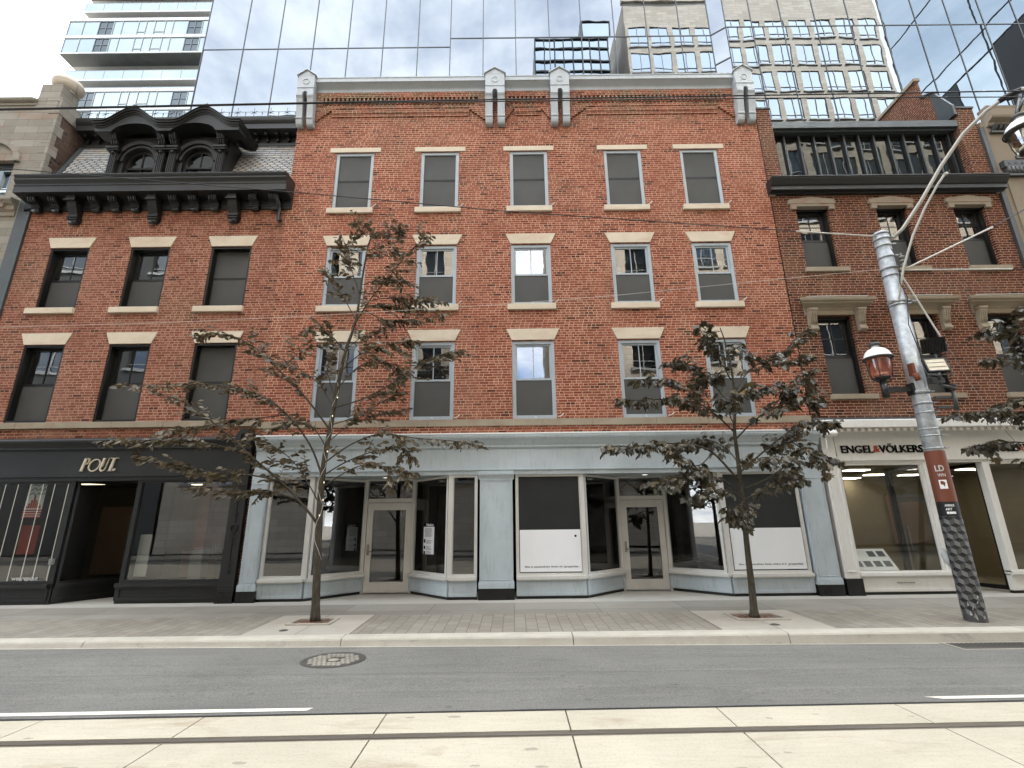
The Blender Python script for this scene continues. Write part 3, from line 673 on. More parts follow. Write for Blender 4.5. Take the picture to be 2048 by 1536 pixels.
# ---- shopfront
SF = [(.0,3.76),(-.26,3.752),(-.275,3.74),(-.275,3.695),(-.262,3.69),(-.262,3.665),(-.20,3.60),(-.15,3.53),(-.125,3.50),(-.125,3.455),(-.10,3.45),(-.10,3.43),(.0,3.43)]
m = MB(); m.ext(SF, XL+.1, XR+.02, 'x'); part('shop_cornice', m, 'blue', B1)
m = MB(); m.box(XL+.14, XR, -.285, .02, 3.752, 3.785); part('cornice_flashing', m, 'lampwhite', B1)  # white colour stands in for sky glare on the flashing
m = MB(); m.box(XL+.1, XR, -.075, .06, 2.93, 3.43); m.box(XL+.1, XR, -.10, .06, 2.905, 2.93); m.box(XL+.1, XR, -.06, .06, 2.80, 2.905); m.box(-.395,-.385,-.079,-.07,2.94,3.43)
part('fascia_board', m, 'blue', B1)
def pilaster(x0, x1, cap=True):
    m = MB(); y = -.085
    m.box(x0, x1, y, .15, .37, 2.70); m.box(x0-.02, x1+.02, y-.03, .15, .24, .36); m.box(x0-.012, x1+.012, y-.018, .15, .36, .385)
    if cap:
        m.box(x0-.005, x1+.005, y-.012, .15, 2.66, 2.69)
        m.ext([(.1,2.69),(y-.005,2.69),(y-.02,2.73),(y-.055,2.78),(y-.065,2.80),(y-.065,2.88),(.1,2.88)], x0-.04, x1+.04, 'x')
    else: m.box(x0, x1, y, .15, 2.70, 2.905)
    w = .045; m.ring(x0+.03, x1-.03, .42, 2.64, .014, y-.010, y+.0)
    p = part('pilaster', m, 'blue', B1, bevel=.004)
    m = MB(); m.box(x0-.022, x1+.022, y-.035, .15, -.02, .24); part('black_base', m, 'kick', p)
pilaster(-6.28, -5.90, False); pilaster(-.79, -.01); pilaster(6.93, 7.46, False)
FW = .055
def glazed(parent, a, b, z0, z1, shut=(0,0), gl='shopglass', fr='alu2', fw=FW, t=.09, gname='shop_window'):
    """frame and pane along the plan segment a-b"""
    L = math.hypot(b[0]-a[0], b[1]-a[1]); lerp = lambda s: (a[0]+(b[0]-a[0])*s/L, a[1]+(b[1]-a[1])*s/L)
    m = MB(); m.obox(a, lerp(fw), z0, z1, t); m.obox(lerp(L-fw), b, z0, z1, t); m.obox(lerp(fw), lerp(L-fw), z0, z0+fw, t); m.obox(lerp(fw), lerp(L-fw), z1-fw, z1, t)
    m.obox(lerp(fw), lerp(fw+.018), z0+fw, z1-fw, t*.55); m.obox(lerp(L-fw-.018), lerp(L-fw), z0+fw, z1-fw, t*.55)
    w = part(gname, m, fr, parent)
    g = MB(); p, q = lerp(fw), lerp(L-fw); g.quad((*p,z0+fw),(*q,z0+fw),(*q,z1-fw),(*p,z1-fw)); part('glass_pane', g, gl, w)
    return w
def riser(parent, a, b, mat='blue', h=.42, kick='kick', top=.49, panels=1):
    m = MB(); m.obox(a, b, .06, h, .10, .0)
    L = math.hypot(b[0]-a[0], b[1]-a[1]); lerp = lambda s: (a[0]+(b[0]-a[0])*s/L, a[1]+(b[1]-a[1])*s/L)
    for s0, s1, zb, zt in ((.0,.10,.075,h),(L-.10,L,.075,h),(.1,L-.1,.075,.13),(.1,L-.1,h-.045,h)): m.obox(lerp(s0), lerp(s1), zb, zt, .02, -.058)
    r = part('stall_riser', m, mat, parent)
    m = MB(); m.obox(a, b, h, top, .20, -.03); m.obox(a, b, h-.025, h, .15, -.025); part('window_ledge', m, 'alu2' if mat == 'blue' else mat, r)
    m = MB(); m.obox(a, b, -.02, .06, .085, .012); part('kick_plate', m, kick, r)
ZB, ZT = .49, 2.80
def shop(flat_l, mull_l, door, mull_r, flat_r):
    for a, b in (flat_l, (flat_l[1], door[0])): riser(B1, a, b)
    for a, b in ((door[1], flat_r[0]), flat_r): riser(B1, a, b)
    ws = [glazed(B1, *flat_l, ZB, ZT), glazed(B1, (flat_l[1][0]+.05, flat_l[1][1]+.04), door[0], ZB, ZT), glazed(B1, door[1], (flat_r[0][0]-.05, flat_r[0][1]+.04), ZB, ZT), glazed(B1, *flat_r, ZB, ZT)]
    for p in (flat_l[1], flat_r[0]):
        m = MB(); m.box(p[0]-.055, p[0]+.055, p[1]-.055, p[1]+.055, .42, ZT); part('corner_mullion', m, 'alu2', B1)
    x0, x1 = door[0][0]+.02, door[1][0]-.02; y = door[0][1]
    m = MB(); m.ring(x0-.03, x1+.03, -.03, 2.84, .055, y-.05, y+.09); m.box(x0+.03, x1-.03, y-.05, y+.09, 2.22, 2.32)
    m.box(x0+.03, x1-.03, y-.05, y+.09, -.02, .02)
    df = part('door_frame', m, 'alu', B1)
    g = MB(); g.quad((x0+.02,y+.02,2.32),(x1-.02,y+.02,2.32),(x1-.02,y+.02,2.79),(x0+.02,y+.02,2.79)); part('transom_pane', g, 'shopglass', df)
    d0, d1 = x0+.035, x1-.035
    m = MB(); m.box(d0, d0+.15, y-.02, y+.03, .03, 2.21); m.box(d1-.15, d1, y-.02, y+.03, .03, 2.21); m.box(d0+.15, d1-.15, y-.02, y+.03, .03, .27); m.box(d0+.15, d1-.15, y-.02, y+.03, 2.03, 2.21)
    dr = part('door', m, 'alu', B1)
    g = MB(); g.quad((d0+.13,y+.01,.25),(d1-.13,y+.01,.25),(d1-.13,y+.01,2.05),(d0+.13,y+.01,2.05)); part('glass_pane', g, 'shopglass', dr)
    m = MB(); m.box(d0+.04, d0+.095, y-.04, y-.02, .92, 1.18); m.tube([(d0+.07,y-.045,1.0),(d0+.07,y-.09,1.0),(d0+.16,y-.09,1.0)], .013, 8); part('handle', m, 'iron', dr)
    # recess ceiling and its spot
    m = MB(); a, b = flat_l[1], flat_r[0]
    m.ext([(a[0]-.04,a[1]-.03),(b[0]+.04,b[1]-.03),(x1+.08,y+.1),(x0-.08,y+.1)], 2.815, 2.90, 'z'); so = part('recess_ceiling', m, 'blue', B1)
    m = MB(); cx = (x0+x1)/2; m.lathe([(0,-.004),(.06,-.004),(.075,.0)], (cx, .62, 2.812), 16); part('spot_lamp', m, 'spot', so)
    return ws, dr
w1, dA = shop(((-5.88,.05),(-4.85,.05)), 0, ((-3.86,1.2),(-2.60,1.2)), 0, ((-1.49,.02),(-.85,.02)))
w2, dB = shop(((.06,.05),(1.66,.05)), 0, ((2.76,1.2),(3.98,1.2)), 0, ((5.02,.05),(6.88,.05)))
m = MB(); m.box(XL+.1, XR-.1, .12, 4.4, 2.92, 3.55); m.quad((XL+.1,4.3,0),(XR-.1,4.3,0),(XR-.1,4.3,2.92),(XL+.1,4.3,2.92)); m.quad((XL+.1,0.14,0),(XL+.1,4.3,0),(XL+.1,4.3,2.92),(XL+.1,.14,2.92)); m.quad((XR-.1,0.14,0),(XR-.1,4.3,0),(XR-.1,4.3,2.92),(XR-.1,.14,2.92))
m.box(-.48,-.30,.16,4.3,0,2.92); m.box(-5.2,-3.4,3.6,3.7,0,2.9); m.box(-2.5,-2.2,2.6,2.9,0,2.9); m.box(5.6,5.9,1.8,2.1,0,2.9)
m.quad((XL+.1,1.28,.004),(XR-.1,1.28,.004),(XR-.1,4.3,.004),(XL+.1,4.3,.004))
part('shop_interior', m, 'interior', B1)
# blinds and sheets behind the glass of the right-hand shop
def sheet(x0, x1, y, zs_, label1, label2, words):
    m = MB(); m.box(x0, x1, y, y+.012, zs_, 2.76); single('black_blind', m, 'blind', label1, 'blind')
    t = thing('white_sheet', label2, 'sign sheet', ((x0+x1)/2, y, .6))
    m = MB(); m.box(x0+.01, x1-.01, y-.012, y-.006, .575, zs_); part('paper', m, 'paper', t)
    p = text_mb(words, .062, x1-.43, y-.014, .665, .002, .0008, .335); part('lettering', p, 'dkgreen', t)
    m = MB(); x = x0+.12; rr = random.Random(5)
    while x < x1-.46:
        w = rr.uniform(.010,.022); m.box(x, x+w, y-.0145, y-.0125, .668, .668+rr.choice((.026,.026,.036))); x += w+rr.choice((.006,.006,.007,.03))
    part('small_print', m, 'soffit', t)
    return t
t1 = sheet(.14, 1.59, .034, 1.505, 'plain black blind filling the window top beside the centre pilaster', 'white sheet with small print under the black blind beside the centre pilaster', '/properties')
m = MB(); m.lathe([(0,0),(.028,.0)], (0,0,0), 14); m.v = [(1.46+x, .019, 1.36+y) for x, y, z in m.v]; part('hole', m, 'letter', t1)
sheet(5.10, 6.80, .034, 1.49, 'plain black blind in the window behind the maple tree', 'white sheet with small print in the window behind the maple trunk', 'properties')
# notice on the angled pane
a, b = Vector((-2.60,1.2)), Vector((-1.54,.06)); u = (b-a).normalized(); nrm = Vector((-u.y, u.x)); nrm = nrm if nrm.y < 0 else -nrm
def onpane(s, off): q = a+u*s+nrm*off; return (q.x, q.y)
nt = thing('window_notice', 'white printed notice with a black heading taped inside the angled shop window', 'notice', (*onpane(.75,.0), 1.3))
s0, s1 = .52, .98
m = MB(); m.obox(onpane(s0,.012), onpane(s1,.012), .955, 1.60, .004); part('paper', m, 'paper', nt)
m = MB(); m.obox(onpane(s0,.012), onpane(s1,.012), 1.60, 1.715, .004); part('heading', m, 'letter', nt)
ang = math.atan2(u.y, u.x)
q = onpane(.645,.016); part('heading_lettering', text_mb('Notice', .095, q[0], q[1], 1.615, .002, .002, .30, rot=ang), 'paper', nt)
m = MB(); rr = random.Random(3)
for k in range(10): m.obox(onpane(s0+.06,.016), onpane(s0+.06+rr.uniform(.28,.36),.016), 1.555-k*.021, 1.555-k*.021+.009, .003)
for z in (1.27,1.13,1.02):
    for k in range(4): m.obox(onpane(s0+.13,.016), onpane(s0+.13+rr.uniform(.12,.27),.016), z-k*.024, z-k*.024+.009, .003)
part('small_print', m, 'soffit', nt)
m = MB()
for z, h in ((1.24,.085),(1.09,.08),(.97,.075)): m.obox(onpane(s0+.03,.017), onpane(s0+.095,.017), z-.02, z-.02+h, .003)
part('pictogram', m, 'letter', nt)
# tube lamps hanging in two upper rooms
for (u0,v0,u1,v1), lab in (((838,703,872,742),'bright tube lamp seen through the first floor window behind the left tree'),((1478,700,1449,722),'bright tube lamp seen through the first floor window behind the maple')):
    p, q = PZ(u0,v0,6.45), PZ(u1,v1,6.45)
    m = MB(); p.y = max(.6, min(4, p.y)); q.y = max(.6, min(4, q.y)); m.tube([p, q], .035, 8); single('tube_lamp', m, 'tube', lab, 'lamp', tuple((p+q)/2), 'tube lamps in the upper rooms')
#@@LEFT
# ------------------------------------------------------------------ left building: brick with a slate mansard
LL, LR = -13.62, -6.36
B2 = thing('mansard_building', 'three storey red brick building with black bracketed eaves, slate mansard roof and arched dormers', 'building', (-10, 2, 0))
lc = [(-12.79,-11.71),(-10.55,-9.46),(-8.31,-7.19)]
lr = [(4.225,6.30),(7.34,9.17)]
m = MB(); m.wall(LL, LR-.002, 3.6, 10.9, [(a,b,c,d) for a,b in lc for c,d in lr], 0.004, .20)
m.quad((LL,0,0),(LL,4.5,0),(LL,4.5,11),(LL,0,11)); m.quad((LL,4.5,0),(LR-.01,4.5,0),(LR-.01,4.5,14),(LL,4.5,14))
part('wall', m, 'brick_left', B2)
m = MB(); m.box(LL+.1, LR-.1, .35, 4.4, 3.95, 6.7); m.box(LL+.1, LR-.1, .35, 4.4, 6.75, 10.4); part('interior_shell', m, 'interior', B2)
m = MB(); js = [-13.62,-12.4,-11.1,-10.0,-8.7,-7.6,-6.37]
for a, b in zip(js, js[1:]): m.box(a+.003, b-.003, -.06-random.random()*.008, .05, 4.06, 4.215)
part('belt_course', m, 'lime2', B2, bevel=.008)
for ri, (z0, z1) in enumerate(lr):
    for ci, (a, b) in enumerate(lc):
        window(B2, (a+b)/2, z0, b-a, z1-z0, .155, 'black', 'full' if ci == 2 else 'half')
        m = MB(); flared(m, a, b, z1+.004, z1+.325, .13, -.022, .14); part('lintel', m, 'lime', B2, bevel=.006)
        if ri: m = MB(); m.box(a-.19, b+.02, -.075, .15, z0-.16, z0+.004); part('window_sill', m, 'lime', B2, bevel=.01)
# eaves cornice
EP = [(.05,10.34),(-.05,10.34),(-.05,10.40),(-.075,10.42),(-.075,10.62),(-.42,10.66),(-.47,10.66),(-.47,10.86),(-.485,10.87),(-.485,10.90),(-.455,10.92),(-.465,10.96),(-.50,11.0),(-.53,11.03),(-.53,11.07),(-.50,11.08),(-.54,11.12),(-.555,11.16),(-.555,11.19),(.2,11.24)]
m = MB(); m.ext(EP, -13.82, -6.22, 'x'); part('eaves_cornice', m, 'black', B2)
def bracket(big, cx):
    m = MB(); w = .112 if not big else .125
    if big: pr = [(.02,10.66),(-.36,10.66),(-.36,10.50),(-.33,10.48),(-.30,10.46),(-.26,10.34),(-.20,10.22),(-.165,10.14),(-.155,10.03),(-.15,9.98),(-.10,9.95),(.02,9.95)]
    else: pr = [(.02,10.66),(-.33,10.66),(-.34,10.60),(-.31,10.52),(-.23,10.47),(-.17,10.44),(-.15,10.40),(-.14,10.37),(.02,10.37)]
    m.ext(pr, cx-w, cx+w, 'x')
    if big:
        m.box(cx-w-.03, cx+w+.03, -.385, 0, 10.47, 10.505); m.box(cx-w-.025, cx+w+.025, -.19, 0, 10.055, 10.085); m.box(cx-w-.02, cx+w+.02, -.175, 0, 9.995, 10.02)
        zb = 9.945
    else:
        m.box(cx-w-.02, cx+w+.02, -.18, 0, 10.40, 10.425); m.box(cx-w-.015, cx+w+.015, -.165, 0, 10.36, 10.38); zb = 10.33
    for dx in (-w*.62, 0, w*.62): m.tube([(cx+dx,-.35,10.62),(cx+dx,-.34,10.56),(cx+dx,-.30,10.50),(cx+dx,-.22,10.46)], .02, 6)
    N = 14; k = [(.072*math.cos(2*math.pi*i/N), .072*math.sin(2*math.pi*i/N)) for i in range(N)]
    m.ext([(-.075+a, zb+b) for a, b in k], cx-w*.9, cx+w*.9, 'x', True)
    return part('eaves_bracket', m, 'black', B2)
for i in range(13): bracket(i in (2,6,10), -13.40+.5625*i)
m = MB(); m.tube([(-6.53,-.30,10.70),(-6.53,-.28,10.52),(-6.53,-.10,10.38),(-6.53,-.07,10.25),(-6.53,-.07,10.02),(-6.50,-.08,9.93),(-6.44,-.10,9.90)], .05, 10); part('downspout', m, 'black', B2)
# mansard slope: individual slates on a leaning deck
ya, za, yb, zb = .12, 11.2, .95, 13.55
SL = math.hypot(yb-ya, zb-za); sy, sz = (yb-ya)/SL, (zb-za)/SL; ny, nz = -sz, sy
m = MB(); m.quad((LL,ya,za),(LR,ya,za),(LR,yb,zb),(LL,yb,zb)); m.quad((LL,yb,zb),(LR,yb,zb),(LR,4.5,14.2),(LL,4.5,14.2)); m.quad((LL,ya,za),(LL,yb,zb),(LL,4.5,14.2),(LL,4.5,11)); part('roof_deck', m, 'deck_slateshade', B2)
m = MB()
def slate(x, s, poly, lift, tilt=.014):
    q = []
    for (dx, ds) in poly:
        ss = s+ds; xx = min(max(x+dx, LL+.01), LR-.012); off = lift - ds*tilt/.2
        q.append((xx, ya+sy*ss+ny*off, za+sz*ss+nz*off))
    if max(p[0] for p in q)-min(p[0] for p in q) < .02: return
    m.add(q, [tuple(range(len(q)))])
HX = .225; EXP = .108
CH = [(-.5,.165),(-.5,.052),(-.24,0),(.24,0),(.5,.052),(.5,.165)]
def scale_slate(x, s, w, poly, lift0):
    for k_, (g, dl, mi) in enumerate(((1.0,0.,0),(1.13,-.005,1))):  # second, larger dark copy paints the shadow line round each slate
        q = []
        for (dx, ds) in poly:
            xx = min(max(x+dx*w*g, LL+.01), LR-.012); ss = s+ds-(.017 if mi else 0); off = lift0+dl+.022*(1-ds/.165)
            q.append((xx, ya+sy*ss+ny*off, za+sz*ss+nz*off))
        if max(p[0] for p in q)-min(p[0] for p in q) < .04: return
        m.add(q, [tuple(range(len(q)))], mi=mi)
for r in range(14):
    s0 = .05+r*EXP; x = LL-.2+(HX/2 if r % 2 else 0)
    while x < LR+.2: scale_slate(x, s0, HX*.88, CH, .010+random.uniform(0,.002)); x += HX
for r in range(9):
    s0 = 1.55+r*.115; x = LL-.1+(.2 if r % 2 else 0)
    if s0 > SL: break
    while x < LR+.2: scale_slate(x, s0, .385, [(-.5,.165),(-.5,0),(.5,0),(.5,.165)], .010+random.uniform(0,.002)); x += .40
part('slate_covering', m, ['slate','deck_slateshade'], B2)
m = MB()
m.add([(LL-.02,ya-.05,za),(LL+.13,ya-.05,za),(LL+.13,yb-.05,zb),(LL-.02,yb-.05,zb),(LL-.02,ya+.1,za),(LL+.13,ya+.1,za),(LL+.13,yb+.1,zb),(LL-.02,yb+.1,zb)], [(0,1,2,3),(4,7,6,5),(1,5,6,2),(0,3,7,4),(3,2,6,7),(0,4,5,1)]); part('valley_flashing', m, 'greymetal', B2)
for i in range(11):
    x = -13.2+i*.55
    if -12.0 < x < -8.2: continue
    m = MB(); s0 = .16; m.ext([(-.03,0),(.03,0),(0,.05)], -.05, .02, 'y'); m.v = [(x+a, ya+sy*s0+b-.03, za+sz*s0+c) for a, b, c in m.v]; part('snow_guard', m, 'black', B2)
# upper cornice and iron cresting
UP = [(yb-.03,13.25),(yb-.16,13.27),(yb-.16,13.36),(yb-.12,13.38),(yb-.12,13.62),(yb-.42,13.66),(yb-.46,13.66),(yb-.46,13.84),(yb-.49,13.88),(yb-.52,13.94),(yb-.53,14.02),(yb-.53,14.07),(yb+.3,14.12),(yb+.3,13.3)]
m = MB(); m.ext(UP, LL+.02, LR-.01, 'x'); 
for i in range(22): x = LL+.2+i*.335; m.box(x, x+.09, yb-.34, yb-.1, 13.55, 13.65); m.box(x+.015, x+.075, yb-.2, yb-.1, 13.42, 13.55)
part('roof_cornice', m, 'black', B2)
m = MB(); cy = yb-.30; m.tube([(LL+.05,cy,14.20),(LR-.05,cy,14.20)], .010, 6); m.tube([(LL+.05,cy,14.46),(LR-.05,cy,14.46)], .006, 6)
x = LL+.15; i = 0
while x < LR-.1:
    m.tube([(x,cy,14.08),(x,cy,14.42 if i % 2 else 14.62)], .008, 5)
    if i % 2 == 0:
        for a in (30,150,210,330): m.tube([(x,cy,14.44),(x+.12*math.cos(R(a)),cy,14.44+.12*math.sin(R(a)))], [.012,.004], 5)
    else:
        m.tube([(x-.0,cy,14.40),(x,cy,14.48)], [.016,.003], 5)
    x += .265; i += 1
part('roof_cresting', m, 'black', B2)
# twin arched dormer
DY = .0
def dpart(name, m, mat='black', **k): return part(name, m, mat, DM, **k)
m = MB(); x0, x1 = -11.76, -8.34
cxs = [(-10.92), (-9.18)]; aw = .46; zspr = 12.02
# dormer front with two round-headed openings, built as strips
def dormer_front(m, y, ya2):
    N = 16
    def top(x): return 13.05
    edges = [x0] 
    for c in cxs: edges += [c-aw, c+aw]
    edges.append(x1)
    for i in range(0, len(edges), 2): m.box(edges[i], edges[i+1], y, ya2, 11.2, 12.90)
    for c in cxs:
        for k in range(N):
            t0, t1 = math.pi*(1-k/N), math.pi*(1-(k+1)/N); xa, xb = c+aw*math.cos(t0), c+aw*math.cos(t1)
            zA, zB = zspr+aw*math.sin(t0), zspr+aw*math.sin(t1)
            m.add([(xa,y,zA),(xb,y,zB),(xb,y,12.90),(xa,y,12.90),(xa,ya2,zA),(xb,ya2,zB),(xb,ya2,12.90),(xa,ya2,12.90)], [(0,1,2,3),(4,7,6,5),(0,4,5,1),(2,6,7,3)])
dormer_front(m, .02, .30)
DM = part('dormer', m, 'black', B2); ORG[DM.name] = ORG[B2.name]
m = MB(); m.ext([(.30,11.2),(.30,12.93),(.72,12.93),(.13,11.2)], x0+.02, x1-.02, 'x'); dpart('dormer_cheek', m)
for c in cxs:
    N = 20
    for r0, r1, y in ((.46,.545,-.03),(.56,.68,-.075)):
        m = MB(); vs = []
        for k in range(N+1):
            t = math.pi*k/N
            for r, yy in ((r0,y),(r1,y),(r1,.03),(r0,.03)): vs.append((c+r*math.cos(t), yy, zspr+.02+r*math.sin(t)))
        m.add(vs, [(k*4+j, k*4+(j+1)%4, k*4+4+(j+1)%4, k*4+4+j) for k in range(N) for j in range(4)]); dpart('arch_moulding', m)
    m = MB(); m.box(c-aw, c-aw+.085, .10, .2, 11.2, zspr); m.box(c+aw-.085, c+aw, .10, .2, 11.2, zspr); m.box(c-aw, c+aw, .10, .2, 11.84, 11.89); m.box(c-.012, c+.012, .12, .18, 11.2, zspr+.45)
    vs = []
    for k in range(N+1):
        t = math.pi*k/N
        for r, yy in ((aw-.085,.10),(aw,.10),(aw,.2),(aw-.085,.2)): vs.append((c+r*math.cos(t), yy, zspr+r*math.sin(t)))
    m.add(vs, [(k*4+j, k*4+(j+1)%4, k*4+4+(j+1)%4, k*4+4+j) for k in range(N) for j in range(4)])
    dpart('dormer_sash', m, 'blackgloss')
    m = MB(); m.add([(c-aw,.15,11.2),(c+aw,.15,11.2)]+[(c+aw*math.cos(math.pi*k/N),.15,zspr+aw*math.sin(math.pi*k/N)) for k in range(N+1)], [tuple(range(N+3))]); dpart('dormer_pane', m, 'winglass')
def column(cx):
    m = MB(); w = .105
    m.box(cx-w, cx+w, -.10, .03, 11.2, 12.28)
    for k in range(4): m.box(cx-w+.012+k*.052, cx-w+.036+k*.052, -.125, -.10, 11.25, 12.24)
    m.box(cx-w-.02, cx+w+.02, -.13, .03, 12.26, 12.30); m.box(cx-w-.06, cx+w+.06, -.19, .03, 12.30, 12.36); m.box(cx-w-.085, cx+w+.085, -.22, .03, 12.36, 12.42)
    m.lathe([(0,-.05),(.04,-.04),(.055,0),(.04,.04),(0,.05)], (cx,-.13,12.26), 10)
    m.ext([(.03,12.42),(-.10,12.42),(-.13,12.46),(-.14,12.56),(-.19,12.66),(-.27,12.72),(-.30,12.75),(-.30,12.80),(.03,12.80)], cx-.10, cx+.10, 'x')
    for k in range(3): m.tube([(cx-.07+.07*k,-.15,12.50),(cx-.07+.07*k,-.17,12.60),(cx-.07+.07*k,-.24,12.70),(cx-.07+.07*k,-.31,12.80)], .024, 6)
    m.box(cx-.115, cx+.115, -.24, .03, 12.635, 12.66)
    dpart('dormer_column', m)
for cx in (-11.62, -10.22, -9.88, -8.48): column(cx)
# hood: ogee double gable, thick front board with stepped mouldings
def ogee(u):                      # u in 0..1 across one gable, height profile
    a = abs(u-.5)*2
    return .0 if a > .80 else .455*(.5+.5*math.cos(math.pi*a/.80))**.85
hx0, hx1 = -12.05, -7.86; hm = (hx0+hx1)/2
def hood_pts(zo, inset, N=22):
    pts = []
    for g in (0, 1):
        a, b = (hx0, hm) if g == 0 else (hm, hx1)
        for k in range(N+1):
            if g == 1 and k == 0: continue
            u = k/N; x = a+(b-a)*u; pts.append((x, 12.88+zo+ogee(u)))
    return pts
def hood_band(m, z0, z1, y0, y1, ext_=0.):
    lo, hi = hood_pts(z0, 0), hood_pts(z1, 0)
    lo[0] = (lo[0][0]-ext_, lo[0][1]); hi[0] = (hi[0][0]-ext_, hi[0][1]); lo[-1] = (lo[-1][0]+ext_, lo[-1][1]); hi[-1] = (hi[-1][0]+ext_, hi[-1][1])
    vs = []
    for (xa, zA), (xb, zB) in zip(lo, hi): vs += [(xa,y0,zA),(xb,y0,zB),(xb,y1,zB),(xa,y1,zA)]
    n_ = len(lo)
    m.add(vs, [(k*4+j, k*4+(j+1)%4, k*4+4+(j+1)%4, k*4+4+j) for k in range(n_-1) for j in range(4)]+[(0,1,2,3),(n_*4-4,n_*4-3,n_*4-2,n_*4-1)])
m = MB(); hood_band(m, .11, .17, -.50, .58, .05); hood_band(m, .05, .11, -.46, .58, .03); hood_band(m, .0, .05, -.43, .58, 0.); hood_band(m, .17, .185, -.53, .58, .07); dpart('dormer_hood', m)
m = MB(); N = 12
up = hood_pts(.0, 0)
def under(x):
    for c in cxs:
        d = abs(x-c)
        if d < .62: return 12.76+.27*math.sqrt(max(0, 1-(d/.62)**2))
    return 12.76
vs = []
for x, z in up: vs += [(x,-.41,min(z-.01,under(x))),(x,-.41,z),(x,-.02,z),(x,-.02,min(z-.01,under(x)))]
n_ = len(up); m.add(vs, [(k*4+j, k*4+(j+1)%4, k*4+4+(j+1)%4, k*4+4+j) for k in range(n_-1) for j in range(4)]+[(0,1,2,3),(n_*4-4,n_*4-3,n_*4-2,n_*4-1)]); dpart('dormer_pediment', m)
for c in ((hx0+hm)/2, (hm+hx1)/2):
    m = MB(); m.lathe([(.10,0),(.13,.04),(.05,.08),(.085,.13),(.03,.18),(.0,.27)], (c,-.42,13.49), 10); dpart('finial', m)
# ---- the black shopfront
m = MB(); m.ext([(.0,3.80),(-.10,3.80),(-.24,3.745),(-.25,3.73),(-.25,3.69),(-.22,3.66),(-.16,3.60),(-.13,3.56),(-.13,3.52),(-.09,3.51),(-.09,3.49),(.0,3.49)], LL, -6.72, 'x'); part('shop_cornice', m, 'black', B2)
m = MB(); m.box(LL, -6.72, -.07, .1, 2.90, 3.49); m.box(LL, -6.72, -.085, .1, 2.86, 2.90); m.box(LL, -6.72, -.04, .1, 2.76, 2.86); part('fascia_board', m, 'black', B2)
glazed(B2, (-13.6,.06), (-10.68,.06), .43, 2.78, gl='shopglass', fr='black', fw=.07); glazed(B2, (-9.06,.06), (-6.72,.06), .43, 2.78, gl='shopglass', fr='black', fw=.07)
glazed(B2, (-10.62,.08), (-9.98,1.35), .43, 2.78, gl='shopglass', fr='black', fw=.05); riser(B2, (-10.64,.06), (-9.98,1.35), 'black', .36, 'black', .44)
riser(B2, (-13.6,.05), (-10.66,.05), 'black', .36, 'black', .44); riser(B2, (-9.12,.05), (-6.70,.05), 'black', .36, 'black', .44)
m = MB(); m.box(-9.12,-9.05,.05,1.35,-.02,2.78); part('shop_pier', m, 'black', B2); m = MB(); m.box(-10.70,-10.60,.0,.12,.0,2.78); part('shop_pier', m, 'black', B2)
m = MB(); m.box(-9.98,-9.12,1.32,1.42,2.14,2.26); m.box(-9.98,-9.88,1.32,1.42,0,2.8); m.box(-9.20,-9.12,1.32,1.42,0,2.8); df = part('door_frame', m, 'black', B2)
g = MB(); g.quad((-9.88,1.37,2.26),(-9.2,1.37,2.26),(-9.2,1.37,2.78),(-9.88,1.37,2.78)); part('transom_pane', g, 'shopglass', df)
m = MB(); m.ring(-9.88,-9.20,.02,2.14,.09,1.34,1.38); dr = part('door', m, 'black', B2)
g = MB(); g.quad((-9.80,1.36,.1),(-9.28,1.36,.1),(-9.28,1.36,2.06),(-9.80,1.36,2.06)); part('glass_pane', g, 'shopglass', dr)
m = MB(); m.tube([(-9.76,1.24,.40),(-9.76,1.24,2.02)], .016, 8); m.tube([(-9.76,1.34,.6),(-9.76,1.24,.6)], .01, 6); m.tube([(-9.76,1.34,1.8),(-9.76,1.24,1.8)], .01, 6); part('pull_handle', m, 'galv', dr)
m = MB(); m.box(-10.70,-9.05,.02,1.4,2.78,2.86); so = part('recess_ceiling', m, 'black', B2); m = MB(); m.lathe([(0,-.004),(.05,-.004),(.06,0)], (-9.55,.9,2.777), 14); part('spot_lamp', m, 'spot', so)
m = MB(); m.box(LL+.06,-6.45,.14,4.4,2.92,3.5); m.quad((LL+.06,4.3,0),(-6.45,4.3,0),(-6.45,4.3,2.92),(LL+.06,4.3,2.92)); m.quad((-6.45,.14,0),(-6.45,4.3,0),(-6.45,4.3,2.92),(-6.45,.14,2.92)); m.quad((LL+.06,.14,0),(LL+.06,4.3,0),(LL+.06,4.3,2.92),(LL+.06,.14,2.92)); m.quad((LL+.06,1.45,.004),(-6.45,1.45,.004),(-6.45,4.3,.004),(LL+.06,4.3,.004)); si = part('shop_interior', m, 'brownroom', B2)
for x, y in ((-12.4,2.6),(-9.5,3.2),(-7.6,3.0)):
    m = MB(); m.box(x-.3, x+.3, y-.1, y+.1, 2.895, 2.915); part('ceiling_emitter', m, 'shopfill', si)  # added lamps, none visible, to brighten the brown shop room
m = MB(); m.box(-8.14,-7.86,1.0,1.28,1.1,2.92); part('reflected_pole', m, 'rust', si); m = MB(); m.box(-8.15,-7.85,.99,1.29,0,1.1); part('reflected_pole_foot', m, 'soffit', si)  # solid stand-in for an orange pole across the street, mirrored in the glass
m = MB(); m.box(-13.0,-11.2,3.9,4.2,.3,2.3); m.box(-10.2,-9.2,3.8,4.2,.2,1.0); m.box(-8.9,-8.3,2.4,2.8,0,1.5); part('shop_shelf', m, 'tan', si)
